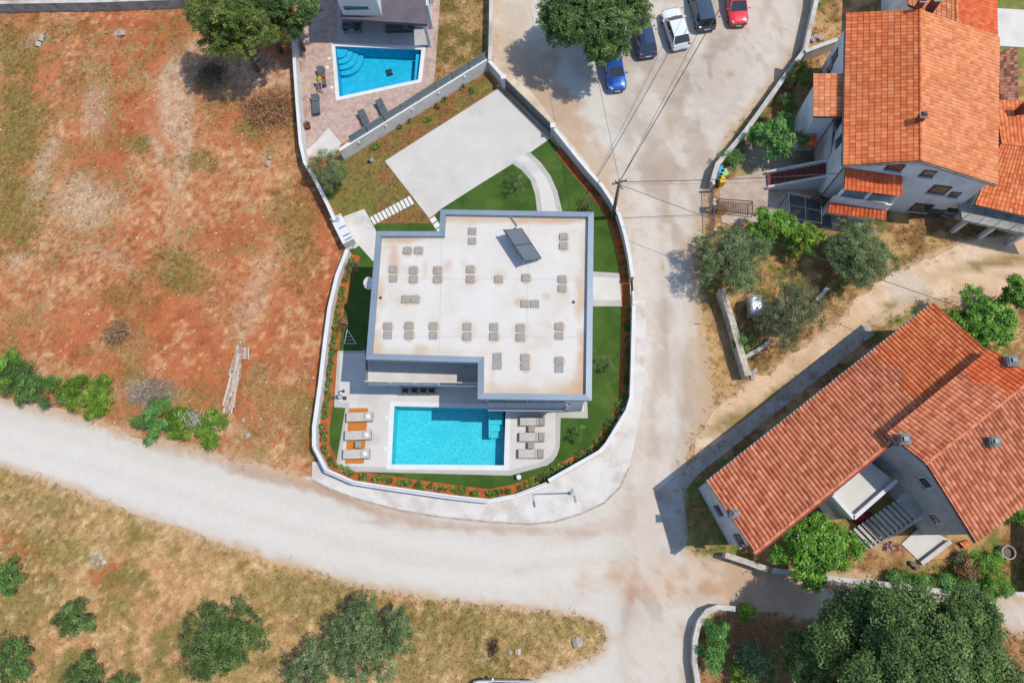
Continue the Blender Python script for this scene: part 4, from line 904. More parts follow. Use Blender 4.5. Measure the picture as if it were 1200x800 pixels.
build('base', MB().box((p.x, p.y + .2, .24), (2.6, .85, .38)), DARKM, t, bevel=.02); build('backrest', MB().box((p.x, p.y + .62, .55), (2.6, .18, .5)), DARKM, t, bevel=.02)
for k in range(3): build('seat_cushion', MB().box((p.x - .85 + k * .85, p.y + .12, .50), (.8, .66, .13)), CUSHD, t, bevel=.03)
build('cushion', MB().box((p.x + .55, p.y + .0, .62), (.5, .4, .14), .3), mat('green_cushion', S(96, 140, 130), S(84, 124, 116), 5), t, bevel=.04)

# person sitting on the patio lounger: one skinned body, hair, shirt and shorts
def skinned(name, pts, edges, root, m, parent):
    me = bpy.data.meshes.new(name); me.from_pydata([p[:3] for p in pts], edges, [])
    o = bpy.data.objects.new(name, me); COL.objects.link(o); o.parent = parent; me.materials.append(m)
    o.modifiers.new('k', 'SKIN').use_smooth_shade = True
    for i, p in enumerate(pts): me.skin_vertices[0].data[i].radius = (p[3], p[3] if len(p) < 5 else p[4]); me.skin_vertices[0].data[i].use_root = (i == root)
    sd_ = o.modifiers.new('s', 'SUBSURF'); sd_.levels = 1; sd_.render_levels = 2; return o
SKIN = mat('skin', S(206, 150, 120), S(196, 138, 108), 6, rough=.6, fine=.05)
pp_ = G(375.3, 98, .5); t = thing('person', 'person in yellow-green top and blue shorts sitting on a grey lounger', 'person', (pp_.x, pp_.y, .03), None, math.radians(4))
# local frame: -y is towards the feet (down in the picture), seat height .47
B = [(0,0,.56,.15,.13),(0,.10,.74,.14,.11),(0,.20,.93,.15,.11),(0,.26,1.06,.10,.08),(0,.28,1.13,.055,.055),(0,.30,1.22,.085,.095),(0,.30,1.32,.08,.09),
     (.17,.25,1.03,.055),(.26,.12,.80,.045),(.20,-.10,.66,.035),(.19,-.18,.66,.028),
     (-.17,.25,1.03,.055),(-.26,.14,.80,.045),(-.20,-.08,.66,.035),(-.19,-.16,.66,.028),
     (.10,-.06,.55,.085),(.13,-.42,.58,.065),(.12,-.62,.34,.05),(.12,-.70,.09,.04),(.12,-.86,.06,.035),
     (-.10,-.06,.55,.085),(-.13,-.42,.58,.065),(-.14,-.52,.30,.05),(-.14,-.56,.09,.04),(-.14,-.72,.06,.035)]
E_ = [(0,1),(1,2),(2,3),(3,4),(4,5),(5,6),(2,7),(7,8),(8,9),(9,10),(2,11),(11,12),(12,13),(13,14),(0,15),(15,16),(16,17),(17,18),(18,19),(0,20),(20,21),(21,22),(22,23),(23,24)]
for hx in (10, 14):
    sx = 1 if hx == 10 else -1; bx, by, bz = B[hx][:3]
    for k, (dx, dy, dz) in enumerate(((-.03, -.09, 0), (-.01, -.10, 0), (.01, -.095, 0), (.03, -.08, 0), (-.05 * sx, -.035, .01))):
        B.append((bx + dx * .7, by + dy * .5, bz + dz, .010)); B.append((bx + dx, by + dy, bz + dz - .02, .008)); n_ = len(B); E_ += [(hx, n_ - 2), (n_ - 2, n_ - 1)]
body = skinned('body', B, E_, 0, SKIN, t)
skinned('shirt', [(0,.02,.60,.165,.145),(0,.10,.74,.158,.128),(0,.20,.93,.168,.128),(0,.255,1.045,.10,.085),(.17,.25,1.03,.07),(.245,.15,.85,.06),(-.17,.25,1.03,.07),(-.245,.16,.85,.06)], [(0,1),(1,2),(2,3),(2,4),(4,5),(2,6),(6,7)], 1, mat('lime_shirt', S(196, 212, 40), S(176, 196, 36), 6, rough=.9), t)
skinned('shorts', [(0,.02,.57,.165,.145),(0,0,.53,.16,.14),(.105,-.08,.55,.10),(.13,-.36,.58,.085),(-.105,-.08,.55,.10),(-.13,-.36,.58,.085)], [(0,1),(1,2),(2,3),(1,4),(4,5)], 1, mat('blue_shorts', S(28, 70, 206), S(24, 60, 186), 6, rough=.9), t)
skinned('hair', [(0,.315,1.26,.085,.092),(0,.31,1.35,.088,.09),(0,.37,1.2,.05,.06)], [(0,1),(0,2)], 0, mat('dark_hair', (.02, .015, .012), (.03, .02, .015), 9, rough=.5), t)
fb = MB()
for sx in (-1, 1): fb.box((sx * .032, .213, 1.275), (.022, .012, .012))
build('eyes', fb, DARKM, t, local=True); build('nose', MB().box((0, .205, 1.25), (.024, .03, .035), 0, None, .6), SKIN, t, local=True); build('mouth', MB().box((0, .212, 1.20), (.045, .01, .012)), mat('lips', S(170, 90, 80), S(160, 84, 74), 6), t, local=True)
for sx in (-1, 1): build('ear', MB().box((sx * .088, .30, 1.265), (.015, .035, .055)), SKIN, t, local=True)
p = G(378.5, 90, .55); t = thing('towel', 'small crumpled red towel on the lounger behind the seated person', 'towel', (p.x, p.y, .55))
build('folded_towel', MB().box((p.x, p.y, .60), (.3, .34, .08), .4).box((p.x + .03, p.y - .02, .66), (.22, .22, .06), .8), mat('red_towel', S(206, 60, 36), S(186, 50, 30), 6, rough=.95), t, bevel=.02)
# ------------------------------------------------------------------ trees and shrubs
def leaves(cl, rad, nl, size, cols, r, flat=.5, aspect=.5, up=.9, ctr=None):
    """leaf faces round clump centres cl (n,3) with clump radius rad, nl leaves each; ctr lets them face outwards"""
    n = len(cl); d = r.normal(size=(n, nl, 3)); d /= np.linalg.norm(d, axis=2, keepdims=True)
    rr = rad * r.random((n, nl, 1)) ** .45; p = cl[:, None, :] + d * rr * np.array([1, 1, .75])
    out = d * .5 + r.normal(size=d.shape) * .55; out[..., 2] += up
    if ctr is not None:
        o2 = cl - ctr; o2 = o2 / (np.linalg.norm(o2, axis=1, keepdims=True) + 1e-6); out += o2[:, None, :] * .6
    nrm = out / (np.linalg.norm(out, axis=2, keepdims=True) + 1e-9)
    a = np.cross(nrm, r.normal(size=d.shape)); a /= np.linalg.norm(a, axis=2, keepdims=True) + 1e-9; b = np.cross(nrm, a)
    sz = size * (.65 + .7 * r.random((n, nl, 1)))
    v = np.stack([p - a * sz * .5, p + b * sz * aspect * .5 + nrm * sz * .08, p + a * sz * .5, p - b * sz * aspect * .5 + nrm * sz * .08], 2).reshape(-1, 3)
    f = np.arange(len(v)).reshape(-1, 4)
    cols = np.array(cols); w = r.random(n) ; cc = cols[(w * len(cols)).astype(int) % len(cols)]
    c = cc[:, None, :] * (.6 + .8 * r.random((n, 1, 1))) * (.8 + .4 * r.random((n, nl, 1))); c = np.repeat(c.reshape(-1, 3), 4, 0)
    return v, f, c
PAL = {
 'dark': [S(86, 116, 56, 1.62), S(70, 100, 46, 1.62), S(106, 134, 70, 1.62), S(80, 110, 58, 1.55)],
 'olive': [S(112, 130, 84, 1.48), S(94, 114, 70, 1.48), S(132, 146, 104, 1.48), S(82, 102, 60, 1.48)],
 'greyolive': [S(116, 122, 86, 1.36), S(98, 106, 72, 1.36), S(134, 138, 104, 1.36), S(84, 92, 58, 1.36)],
 'oak': [S(90, 112, 60, 1.65), S(76, 98, 50, 1.65), S(108, 128, 74, 1.65), S(66, 86, 44, 1.5)],
 'mid': [S(98, 132, 70, 1.55), S(116, 148, 82, 1.55), S(80, 114, 58, 1.55)],
 'bright': [S(114, 158, 58, 1.38), S(96, 142, 50, 1.38), S(138, 176, 76, 1.38), S(80, 124, 44, 1.38)],
 'yellow': [S(112, 126, 60, 1.4), S(94, 110, 50, 1.4), S(78, 96, 44, 1.4), S(132, 142, 74, 1.4)],
 'lime': [S(126, 160, 52, 1.3), S(106, 144, 46, 1.3), S(146, 174, 70, 1.3), S(90, 126, 44, 1.3)],
 'fresh': [S(96, 140, 70, 1.5), S(78, 122, 58, 1.5), S(118, 158, 86, 1.5)],
 'dry': [S(176, 140, 98), S(150, 116, 80), S(196, 166, 124), S(120, 92, 66)],
}
def crown(c, R, Rz, r, lobes, pal, size, density=1.0, lob=.42, aspect=.5, hole=.0, clump=None):
    """uneven crown: lobes spread over an ellipsoid, each carrying twig clumps of leaves"""
    cl = []; L = []
    for i in range(lobes):
        a = 2.399963 * i + r.uniform(-.5, .5); h = 1 - 1.55 * (i + .5) / lobes; rad = math.sqrt(max(0, 1 - h * h)) * r.uniform(.35, .98)
        lp = np.array([math.cos(a) * rad * R[0], math.sin(a) * rad * R[1], h * Rz * .62]); lr_ = lob * (R[0] + R[1]) / 2 * r.uniform(.55, 1.1); L.append((c + lp, lr_))
        m = int(30 * (lr_ / .9) ** 2 * density) + 4
        d = r.normal(size=(m, 3)); d[:, 2] = np.abs(d[:, 2]) * .9 - .25 * r.random(m); d /= np.linalg.norm(d, axis=1, keepdims=True)
        cl.append(c + lp + d * lr_ * (.55 + .5 * r.random((m, 1))) * np.array([1, 1, .8]))
    cl = np.concatenate(cl); cr = clump or .30
    cl = cl[r.random(len(cl)) > hole]
    return cl, L, leaves(cl, cr * .95, 32, size * .60, PAL[pal], r, aspect=aspect, ctr=c)
TRI = [0]
def tree(name, label, cat, px, py, rpx, h, pal='mid', group=None, ell=1.0, rot=0.0, lobes=None, size=.2, density=1.0, aspect=.55, hole=.06, seed=0, zfrac=.42, trunk=True, flower=None, crownname='crown', base=None, clump=None, lob=.34):
    r = np.random.default_rng(1000 + seed); Rz = h * zfrac; zc = h - Rz
    c = G(px, py, zc); e = (G(px + rpx, py, zc) - c).length; R = (e * math.sqrt(ell), e / math.sqrt(ell))
    lobes = lobes or int(np.clip(e * e * 2.4 + 9, 9, 80))
    b = Vector((c.x, c.y, -.05)) if base is None else base
    zb = float(gsample(np.array([c.x]), np.array([c.y]), ZG)[0]); b.z = zb
    t = thing(name, label, cat, b, group)
    cl, L, (v, f, col) = crown(np.array([0, 0, 0.]), R, Rz, r, lobes, pal, size, density, lob, aspect, hole, clump)
    ca, sa = math.cos(rot), math.sin(rot); M3 = np.array([[ca, -sa, 0], [sa, ca, 0], [0, 0, 1]])
    off = np.array([c.x - b.x, c.y - b.y, zc - b.z]); v = v @ M3.T + off; v[:, 2] = np.maximum(v[:, 2], .03)
    TRI[0] += len(f) * 2
    build(crownname, npmesh('leaves', v, f, col), LEAF, t, local=True)
    if flower:
        k = r.choice(len(cl), max(3, int(len(cl) * flower[0]))); fv, ff, fc = leaves(cl[k] * np.array([1, 1, 1.08]), .12, 5, .12, [flower[1]], r, aspect=.9); fv = fv @ M3.T + off
        build('blossom', npmesh('blossom', fv, ff, fc), LEAF, t, local=True)
    if trunk:
        tr = max(.05, e * .06); mb = MB(); fork = off[2] - Rz * .35
        mb.tube([(0, 0, -.1), (tr * .4, 0, fork * .5), (off[0] * .6, off[1] * .6, fork)], [tr * 1.25, tr, tr * .8], 8)
        build('trunk', mb, BARK, t, local=True, smooth=True)
        lm = MB()
        for p, lr_ in L[:14]:
            q = np.array(p) @ M3.T + off; s_ = Vector((off[0] * .6, off[1] * .6, fork * .95)); q = Vector(q); md = s_.lerp(q, .5) + Vector((0, 0, -.1 * e * .3)); lm.tube([s_, md, q], [tr * .55, tr * .35, tr * .15], 5)
        build('limbs', lm, BARK, t, local=True, smooth=True)
    return t
# --- street and field trees
tree('shade_tree', 'large dark green tree over the parked cars at the parking place', 'tree', 699, 19, 60, 8.0, 'oak', None, 1.1, 0, 52, .25, 1.2, seed=1)
tree('pine_tree', 'yellow-green tree at the top edge of the red field', 'tree', 270, 32, 42, 10.5, 'yellow', 'trees at the red field edge', 1.5, -.35, 44, .22, 1.5, seed=2)
tree('evergreen_tree', 'dark evergreen tree beside the patio house wall', 'tree', 334, 14, 36, 8.5, 'oak', 'trees at the red field edge', 1.1, 0, 40, .22, 1.5, seed=3)
tree('evergreen_tree', 'dark leafy tree standing behind the yellow-green tree at the picture top', 'tree', 300, 8, 46, 10.0, 'oak', 'trees at the red field edge', 1.0, 0, 22, .2, 1.0, seed=4)
tree('olive_tree', 'grey-green olive tree in the corner of the driveway lawn', 'tree', 389, 200, 26, 4.2, 'olive', None, 1.0, 0, 16, .17, 1.5, .35, seed=5)
# --- lower meadow
for i, (x, y, rr, h, pl_, el, lb) in enumerate(((262,748,47,3.6,'oak',1.05,'broad green tree in the lower meadow with a gap in its crown'),(432,745,46,4.2,'olive',1.0,'large grey-green tree below the main road'),(366,782,34,3.4,'olive',1.1,'loose grey-green tree at the bottom edge left of the large meadow tree'),(87,722,25,3.0,'oak',.85,'small compact dark tree alone in the lower meadow'),(4,675,22,3.0,'dark',.9,'dark round tree cut by the left edge of the lower meadow'),(8,780,30,3.4,'dark',1.0,'dark tree in the bottom left corner'),(97,796,30,3.2,'oak',1.3,'tree cut by the bottom edge below the compact meadow tree'),(140,806,18,2.6,'oak',1.0,'small tree tip at the bottom edge right of the cut meadow tree'))):
    tree('field_tree', lb, 'tree', x, y, rr, h, pl_, 'trees in the lower meadow', el, .3 * i, None, .2, 1.0, hole=.14 if i in (1, 2) else .08, seed=20 + i, zfrac=.40, lob=.34)
# --- bushes along the upper road edge
for i, (x, y, rr, h, pl_, el, lb) in enumerate(((28,450,30,2.4,'dark',1.4,'dark green bush at the left road edge'),(2,432,24,2.8,'bright',1.0,'light green bush cut by the left picture edge'),(103,462,32,1.2,'lime',2.4,'low lime-green bush beside the road'),(180,492,27,2.0,'fresh',1.1,'leafy dark green bush beside the road, right of the lime bush'),(226,497,32,1.2,'lime',2.2,'low lime bush with dry white stems beside the road'),(75,466,9,1.0,'mid',1.0,'tiny green bush between stones left of the lime bush'))):
    tree('roadside_bush', lb, 'bush', x, y, rr, h, pl_, 'bushes along the road edge of the red field', el, -.30, None, .19, 1.6, seed=40 + i, zfrac=.5, trunk=h > 2, lob=.27)
# --- gardens right of the road
R_ = 'trees in the garden right of the road'
for i, (nm, x, y, rr, h, pl_, el, lb, sz) in enumerate((('olive_tree',856,302,44,5.0,'olive',1.0,'broad olive tree nearest the road junction in the right garden',.19),('fig_tree',906,264,26,4.0,'bright',1.2,'light green tree behind the broad olive in the right garden',.26),('fig_tree',942,278,20,3.4,'lime',1.0,'small lime-green tree between the olives in the right garden',.26),('olive_tree',1006,300,45,4.8,'olive',.95,'dark olive tree below the orange roofed house gable',.19),('olive_tree',926,366,43,4.6,'greyolive',1.05,'grey olive tree next to the silver tank',.17),('fig_tree',910,160,27,4.0,'fresh',.9,'bright leafy fig tree at the courtyard of the orange roofed house',.28),('round_bush',938,87,18,2.6,'yellow',1.0,'round yellow-green bush at the garden wall corner',.19),('round_bush',922,118,11,1.6,'mid',1.0,'small bush below the round yellow-green bush along the road wall',.18),('low_bush',857,186,15,1.5,'mid',1.0,'green bush behind the recycling bins',.2),('low_bush',872,402,13,1.6,'mid',.8,'small bush beside the stone garden wall below the silver tank',.19),('walnut_tree',1156,382,40,4.8,'bright',1.1,'bright green leafy tree behind the long tiled house',.27),('walnut_tree',1192,345,22,4.4,'bright',1.0,'bright green tree cut by the right edge near the dirt path',.27),('low_bush',962,232,8,1.0,'dry',1.2,'dry plant beside the courtyard pergola',.16),('low_bush',985,285,16,1.8,'greyolive',1.0,'greyish bush under the lime tree in the right garden',.17))):
    tree(nm, lb, 'tree' if 'tree' in nm else 'bush', x, y, rr, h, pl_, R_, el, .2 * i, None, sz, 1.15, .6 if sz > .25 else .45, .07, seed=60 + i)
tree('flowering_tree', 'bright green tree with white blossom in front of the long tiled house', 'tree', 957, 638, 46, 4.6, 'bright', None, 1.2, .2, 26, .26, 1.25, .65, .05, 90, flower=(.06, (.75, .75, .72)))
tree('great_tree', 'huge dark green tree filling the bottom right corner', 'tree', 1066, 774, 102, 12.5, 'oak', None, 1.2, .2, 100, .28, 1.25, .6, .0, 91, lob=.25, clump=.44)
tree('great_tree', 'dark tree at the bottom edge left of the huge corner tree', 'tree', 948, 768, 34, 8.5, 'oak', None, 1.0, 0, 24, .26, 1.3, seed=92)
for i, (x, y, rr, h, pl_, lb) in enumerate(((838,738,17,2.2,'fresh','upper leafy shrub inside the curved road wall'),(836,768,18,2.4,'fresh','lower leafy shrub inside the curved road wall'),(874,716,10,1.4,'lime','lime shrub at the end of the curved road wall'),(884,776,26,2.6,'olive','grey-green shrub in the shade beside the huge tree'),(868,790,12,1.8,'lime','pale small shrub at the bottom edge beside the curved wall'))):
    tree('wall_shrub', lb, 'shrub', x, y, rr, h, pl_, 'shrubs behind the curved road wall', 1.0, 0, None, .2, 1.3, seed=100 + i, zfrac=.5, trunk=h > 2)
for i, (x, y, rr, h, pl_, lb) in enumerate(((1050,680,16,1.0,'mid','leftmost low hedge plant along the lane wall'),(1078,682,13,1.0,'fresh','second low hedge plant along the lane wall'),(1108,684,16,1.2,'fresh','third low hedge plant along the lane wall'),(1136,684,15,1.3,'mid','fourth low hedge plant along the lane wall'),(1168,688,19,1.8,'bright','round bright shrub at the right end of the lane wall'),(1157,660,18,1.4,'bright','loose green shrub in the yard below the tiled roof'),(1133,668,13,1.4,'dry','brown dry shrub in the yard beside the loose green shrub'),(1126,655,8,.8,'greyolive','small greyish plant above the brown dry shrub'),(1196,606,10,1.4,'bright','green bush cut by the right edge beside the tiled roof eave'))):
    tree('yard_shrub', lb, 'shrub', x, y, rr, h, pl_, 'shrubs in the yard of the long tiled house', 1.25, 0, None, .19, 1.3, seed=120 + i, zfrac=.5, trunk=False, crownname='foliage')
# --- villa garden: saplings on the lawn and shrubs in the planting bed
for i, (x, y, rr, h, pl_, lb) in enumerate(((604,216,13,1.8,'olive','sapling on the lawn between driveway and garden path'),(689,240,11,1.6,'greyolive','sapling on the lawn at the villa roof corner'),(711,427,11,1.6,'greyolive','pale sapling on the lawn right of the villa'),(676,508,10,1.3,'mid','sapling on the lawn at the terrace corner'),(404,378,8,1.4,'dry','pinkish sapling by the drying rack'),(413,312,8,1.2,'olive','pale shrub beside the shaded lawn by the white cabinet'))):
    tree('sapling', lb, 'sapling', x, y, rr, h, pl_, 'saplings on the villa lawn', 1.0, 0, 8, .15, .9, .45, .35, seed=150 + i, zfrac=.4, clump=.22)
def shrub(p, r0, h, pal, label, group, seed, name='bed_shrub', cat='shrub'):
    r = np.random.default_rng(seed); t = thing(name, label, cat, (p[0], p[1], .045), group)
    m = 14; d = r.normal(size=(m, 3)); d /= np.linalg.norm(d, axis=1, keepdims=True); d[:, 2] = np.abs(d[:, 2])
    cl = d * np.array([r0, r0, h]) * (.4 + .45 * r.random((m, 1))); v, f, c = leaves(cl, r0 * .45, 9, .13, PAL[pal], r, up=.7); v[:, 2] = np.maximum(v[:, 2], .01)
    build('foliage', npmesh('leaves', v, f, c), LEAF, t, local=True); TRI[0] += len(f) * 2
    mb = MB()
    for k in range(4): mb.tube([(0, 0, 0), tuple(cl[k])], [.018, .008], 4)
    build('stems', mb, BARK, t, local=True)
def along(line, off, step):
    L = offset(line, off); out = []; acc = 0
    for i in range(len(L) - 1):
        d = (L[i + 1] - L[i]); ln = d.length
        while acc < ln: out.append(L[i] + d * (acc / ln)); acc += step * random.uniform(.5, 1.5)
        acc -= ln
    return out
for i, p in enumerate(along(wS1[3:] , -.48, .48)):
    shrub(p + Vector((random.uniform(-.12, .12), random.uniform(-.12, .12))), random.uniform(.32, .46), random.uniform(.45, .75), random.choice(['mid', 'dark', 'fresh', 'mid']), 'bed shrub along the curved lawn wall, %s from the entrance side' % ordinal(i), 'shrubs along the curved wall', 300 + i)
for i, p in enumerate(along(wS2[:8], -.52, .52)):
    if i >= 48: break
    shrub(p + Vector((random.uniform(-.15, .15), random.uniform(-.12, .12))), random.uniform(.26, .42), random.uniform(.35, .6), random.choice(['mid', 'fresh', 'bright', 'dark', 'yellow']), 'bed shrub below the pool terrace, %s from the pavement lamp' % ordinal(i), 'shrubs below the pool terrace', 400 + i)
for i, p in enumerate(along(wS2[7:], -.42, .52)):
    shrub(p + Vector((random.uniform(-.12, .15), 0)), random.uniform(.26, .40), random.uniform(.35, .65), random.choice(['mid', 'olive', 'fresh', 'mid']), 'bed shrub along the red field wall, %s from the pool corner' % ordinal(i), 'shrubs along the field wall', 500 + i)
for i, p in enumerate(along(wE2[3:], -.40, .7)):
    shrub(p, random.uniform(.12, .24), random.uniform(.2, .45), random.choice(['olive', 'dry', 'mid', 'dark']), 'thin shrub in the bed by the utility pole, %s from the driveway' % ordinal(i), 'shrubs in the bed by the utility pole', 600 + i)
for i, p in enumerate(along(wS1[:4], -.36, .55)):
    shrub(p, random.uniform(.24, .38), random.uniform(.35, .6), random.choice(['dark', 'mid', 'olive']), 'shrub in the bed right of the villa, %s from the entrance gate' % ordinal(i), 'shrubs in the bed right of the villa', 650 + i)
for i, (x, y, r0, pl_) in enumerate(((443,170,.5,'lime'),(439,172,.35,'mid'),(468,148,.3,'greyolive'),(481,141,.3,'olive'),(501,139,.4,'lime'),(513,124,.35,'yellow'),(521,116,.3,'olive'),(542,101,.35,'olive'),(554,105,.45,'mid'),(386,228,.4,'lime'))):
    p = G(x, y, .2); shrub(p.xy, r0, r0 * 1.2, pl_, ['bright yellow-green shrub at the left end of the divider wall bed', 'small green shrub at the left end of the divider wall bed', 'small grey shrub on bare earth below the divider wall', 'small bluish shrub below the middle of the divider wall', 'bright lime shrub in the middle of the divider wall bed', 'yellowish shrub right of the lime shrub below the divider wall', 'small olive shrub below the right half of the divider wall', 'grey-green shrub near the right end of the divider wall', 'dark green shrub at the right end of the divider wall bed', 'lime shrub under the olive tree at the field wall'][i], 'shrubs in the driveway lawn', 700 + i, 'lawn_shrub')
p, t = POTP; r = np.random.default_rng(5); v, f, c = leaves(np.array([[0, 0, .55], [.1, .1, .6], [-.1, .05, .62]]), .28, 30, .12, PAL['greyolive'], r, up=.8); build('foliage', npmesh('leaves', v, f, c), LEAF, t, local=True)
# ------------------------------------------------------------------ tiled houses on the right
TILE = mat('clay_tile', (1, 1, 1), (.9, .88, .86), 3, rough=.85, spec=.2, attr=True, fine=.14, fscale=12)
CLAYD = mat('roof_underside', S(130, 84, 64), S(110, 70, 54), 3, fine=.15)
TPAL = {'orange': [S(238, 136, 84), S(230, 124, 74), S(242, 146, 94), S(224, 116, 68)], 'pale': [S(232, 146, 98), S(224, 134, 86), S(238, 156, 110)], 'old': [S(228, 142, 104), S(216, 128, 92), S(234, 152, 114), S(202, 114, 80), S(224, 136, 98)], 'worn': [S(224, 142, 106), S(210, 126, 92), S(230, 150, 114), S(196, 114, 82)], 'brown': [S(168, 112, 88), S(140, 92, 72), S(184, 130, 106), S(118, 78, 62)], 'red': [S(230, 110, 64), S(222, 102, 58), S(236, 122, 76)]}
def tile_roof(parent, e0, e1, r1, r0, pal='orange', cw=.30, rh=.38, amp=.05, seed=0, ridge=True, streak=.12, deck=.14, name='roof', split=None):
    """tiles laid from eave e0-e1 up to ridge r0-r1: barrel columns, stepped courses, one colour per tile"""
    r = np.random.default_rng(900 + seed); e0, e1, r1, r0 = [np.array(p) for p in (e0, e1, r1, r0)]
    Lu = max(np.linalg.norm(e1 - e0), np.linalg.norm(r1 - r0)); Lv = max(np.linalg.norm(r0 - e0), np.linalg.norm(r1 - e1))
    nc, nr, sg = max(2, int(Lu / cw)), max(2, int(Lv / rh)), 4
    us = np.arange(nc * sg + 1) / (nc * sg); vs_ = np.repeat(np.arange(nr + 1) / nr, 2)[1:-1]; lift = np.tile([.035, 0.0], nr)
    U, Vv = np.meshgrid(us, vs_); nrm = np.cross(e1 - e0, r0 - e0); nrm = nrm / np.linalg.norm(nrm); nrm = nrm if nrm[2] > 0 else -nrm
    P = (e0[None, None] * ((1 - U) * (1 - Vv))[..., None] + e1 * (U * (1 - Vv))[..., None] + r1 * (U * Vv)[..., None] + r0 * ((1 - U) * Vv)[..., None])
    prof = amp * np.abs(np.cos(np.pi * U * nc)); rowi = np.repeat(np.arange(nr), 2)
    jit = .012 * r.random((nr, nc + 1)); ci = np.minimum((U * nc + .25).astype(int), nc)
    P = P + nrm * (prof + lift[:, None] + jit[rowi[:, None], ci])[..., None]
    pc = np.array(TPAL[pal]); tc = pc[r.integers(0, len(pc), (nr, nc + 1))] * (1 - streak + 2 * streak * r.random((nr, nc + 1, 1)))
    if split:   # part of the roof re-laid with newer tiles
        p2 = np.array(TPAL[split[1]]); t2_ = p2[r.integers(0, len(p2), (nr, nc + 1))] * (.95 + .1 * r.random((nr, nc + 1, 1))); k_ = np.arange(nc + 1)[None, :] < (split[0] * nc + 1.5 * np.sin(np.arange(nr) * .9)[:, None]); tc = np.where(k_[..., None], t2_, tc)
    wx = fbm(np.arange(nc + 1)[None] * .13 + 0 * np.arange(nr)[:, None], np.arange(nr)[:, None] * .15 + 0 * np.arange(nc + 1)[None], 70 + seed, 3)
    tc = tc * (.88 + .24 * wx)[..., None]
    C_ = tc[rowi[:, None], ci] * np.where(prof < amp * .45, .78, 1.0)[..., None]  # channels between barrels coloured darker: dirt together with painted groove shade
    a, b = P.shape[:2]; ix = np.arange(a * b).reshape(a, b); Fq = np.stack([ix[:-1, :-1], ix[:-1, 1:], ix[1:, 1:], ix[1:, :-1]], -1).reshape(-1, 4)
    if np.cross(P[0, 1] - P[0, 0], P[1, 0] - P[0, 0])[2] < 0 and np.cross(e1 - e0, r0 - e0)[2] < 0: Fq = Fq[:, ::-1]
    off = np.array(ORG[root_of(parent)])
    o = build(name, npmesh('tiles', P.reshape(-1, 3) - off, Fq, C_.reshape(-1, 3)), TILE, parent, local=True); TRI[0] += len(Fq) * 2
    o['kind'] = 'stuff'
    n3 = Vector(nrm); q = [Vector(p) - n3 * .02 for p in (e0, e1, r1, r0)]; mb = MB(); mb.add(q + [p - n3 * deck for p in q], [(0, 1, 2, 3), (7, 6, 5, 4), (0, 4, 5, 1), (1, 5, 6, 2), (2, 6, 7, 3), (3, 7, 4, 0)])
    build('roof_deck', mb, CLAYD, parent)
    if ridge:
        k = max(2, int(np.linalg.norm(r1 - r0) / .42)); tm = MB(); pcs = TPAL[pal]
        for i in range(k):
            p, q_ = Vector(r0).lerp(Vector(r1), i / k), Vector(r0).lerp(Vector(r1), (i + 1) / k + .004); tm.tube([p + Vector((0, 0, .02)), q_ + Vector((0, 0, .035))], [.13, .115], 8, pcs[i % len(pcs)])
        o = build('ridge_tiles', tm, TILE, parent); o['kind'] = 'stuff'
    return o
def hwalls(parent, foot, tops, m, name='wall'):
    """walls over a footprint with its own height at each corner"""
    n = len(foot); mb = MB(); vv = [(p.x, p.y, -.1) for p in foot] + [(p.x, p.y, z) for p, z in zip(foot, tops)]
    s = sum(foot[i - 1].x * foot[i].y - foot[i].x * foot[i - 1].y for i in range(n)); fs = [(i, (i + 1) % n, n + (i + 1) % n, n + i) for i in range(n)] + [tuple(range(n, 2 * n))]
    if s < 0: fs = [f[::-1] for f in fs]
    return build(name, mb.add(vv, fs), m, parent)
def wallwin(parent, px, py, a, b, w, h, frame=SHUT, pane=GLASSD, d=.05, name='window'):
    """window on the wall through ground points a-b, centred where the picture shows it"""
    t = (b - a).normalized(); n = Vector((t.y, -t.x, 0)); n = n if n.dot(Vector((0, 0, CAM_H)) - a.to_3d()) > 0 else -n
    p = onplane(px, py, Vector((a.x, a.y, 0)), n); rz = math.atan2(t.y, t.x)
    f = build(name, MB().box((p.x + n.x * d / 2, p.y + n.y * d / 2, p.z), (w, d, h), rz), frame, parent)
    build('pane', MB().box((p.x + n.x * (d + .006), p.y + n.y * (d + .006), p.z), (w * .8, .01, h * .84), rz), pane, f)
    build('sill', MB().box((p.x + n.x * .1, p.y + n.y * .1, p.z - h / 2 - .03), (w + .1, .2, .06), rz), CONC, f)
    return p
def chimney(parent, px, py, z, h, w=.45, m=CONC, base=None):
    p = G(px, py, z); c = build('chimney', MB().box((p.x, p.y, z - .3 + (h + .3) / 2), (w, w, h + .6)), m, parent)
    build('chimney_cap', MB().box((p.x, p.y, z + h + .03), (w + .16, w + .16, .08)), MATS.get('sooty_render') or CONCD, c); build('flue', MB().box((p.x, p.y, z + h + .17), (w * .5, w * .5, .2)), DARKM, c)
    return c
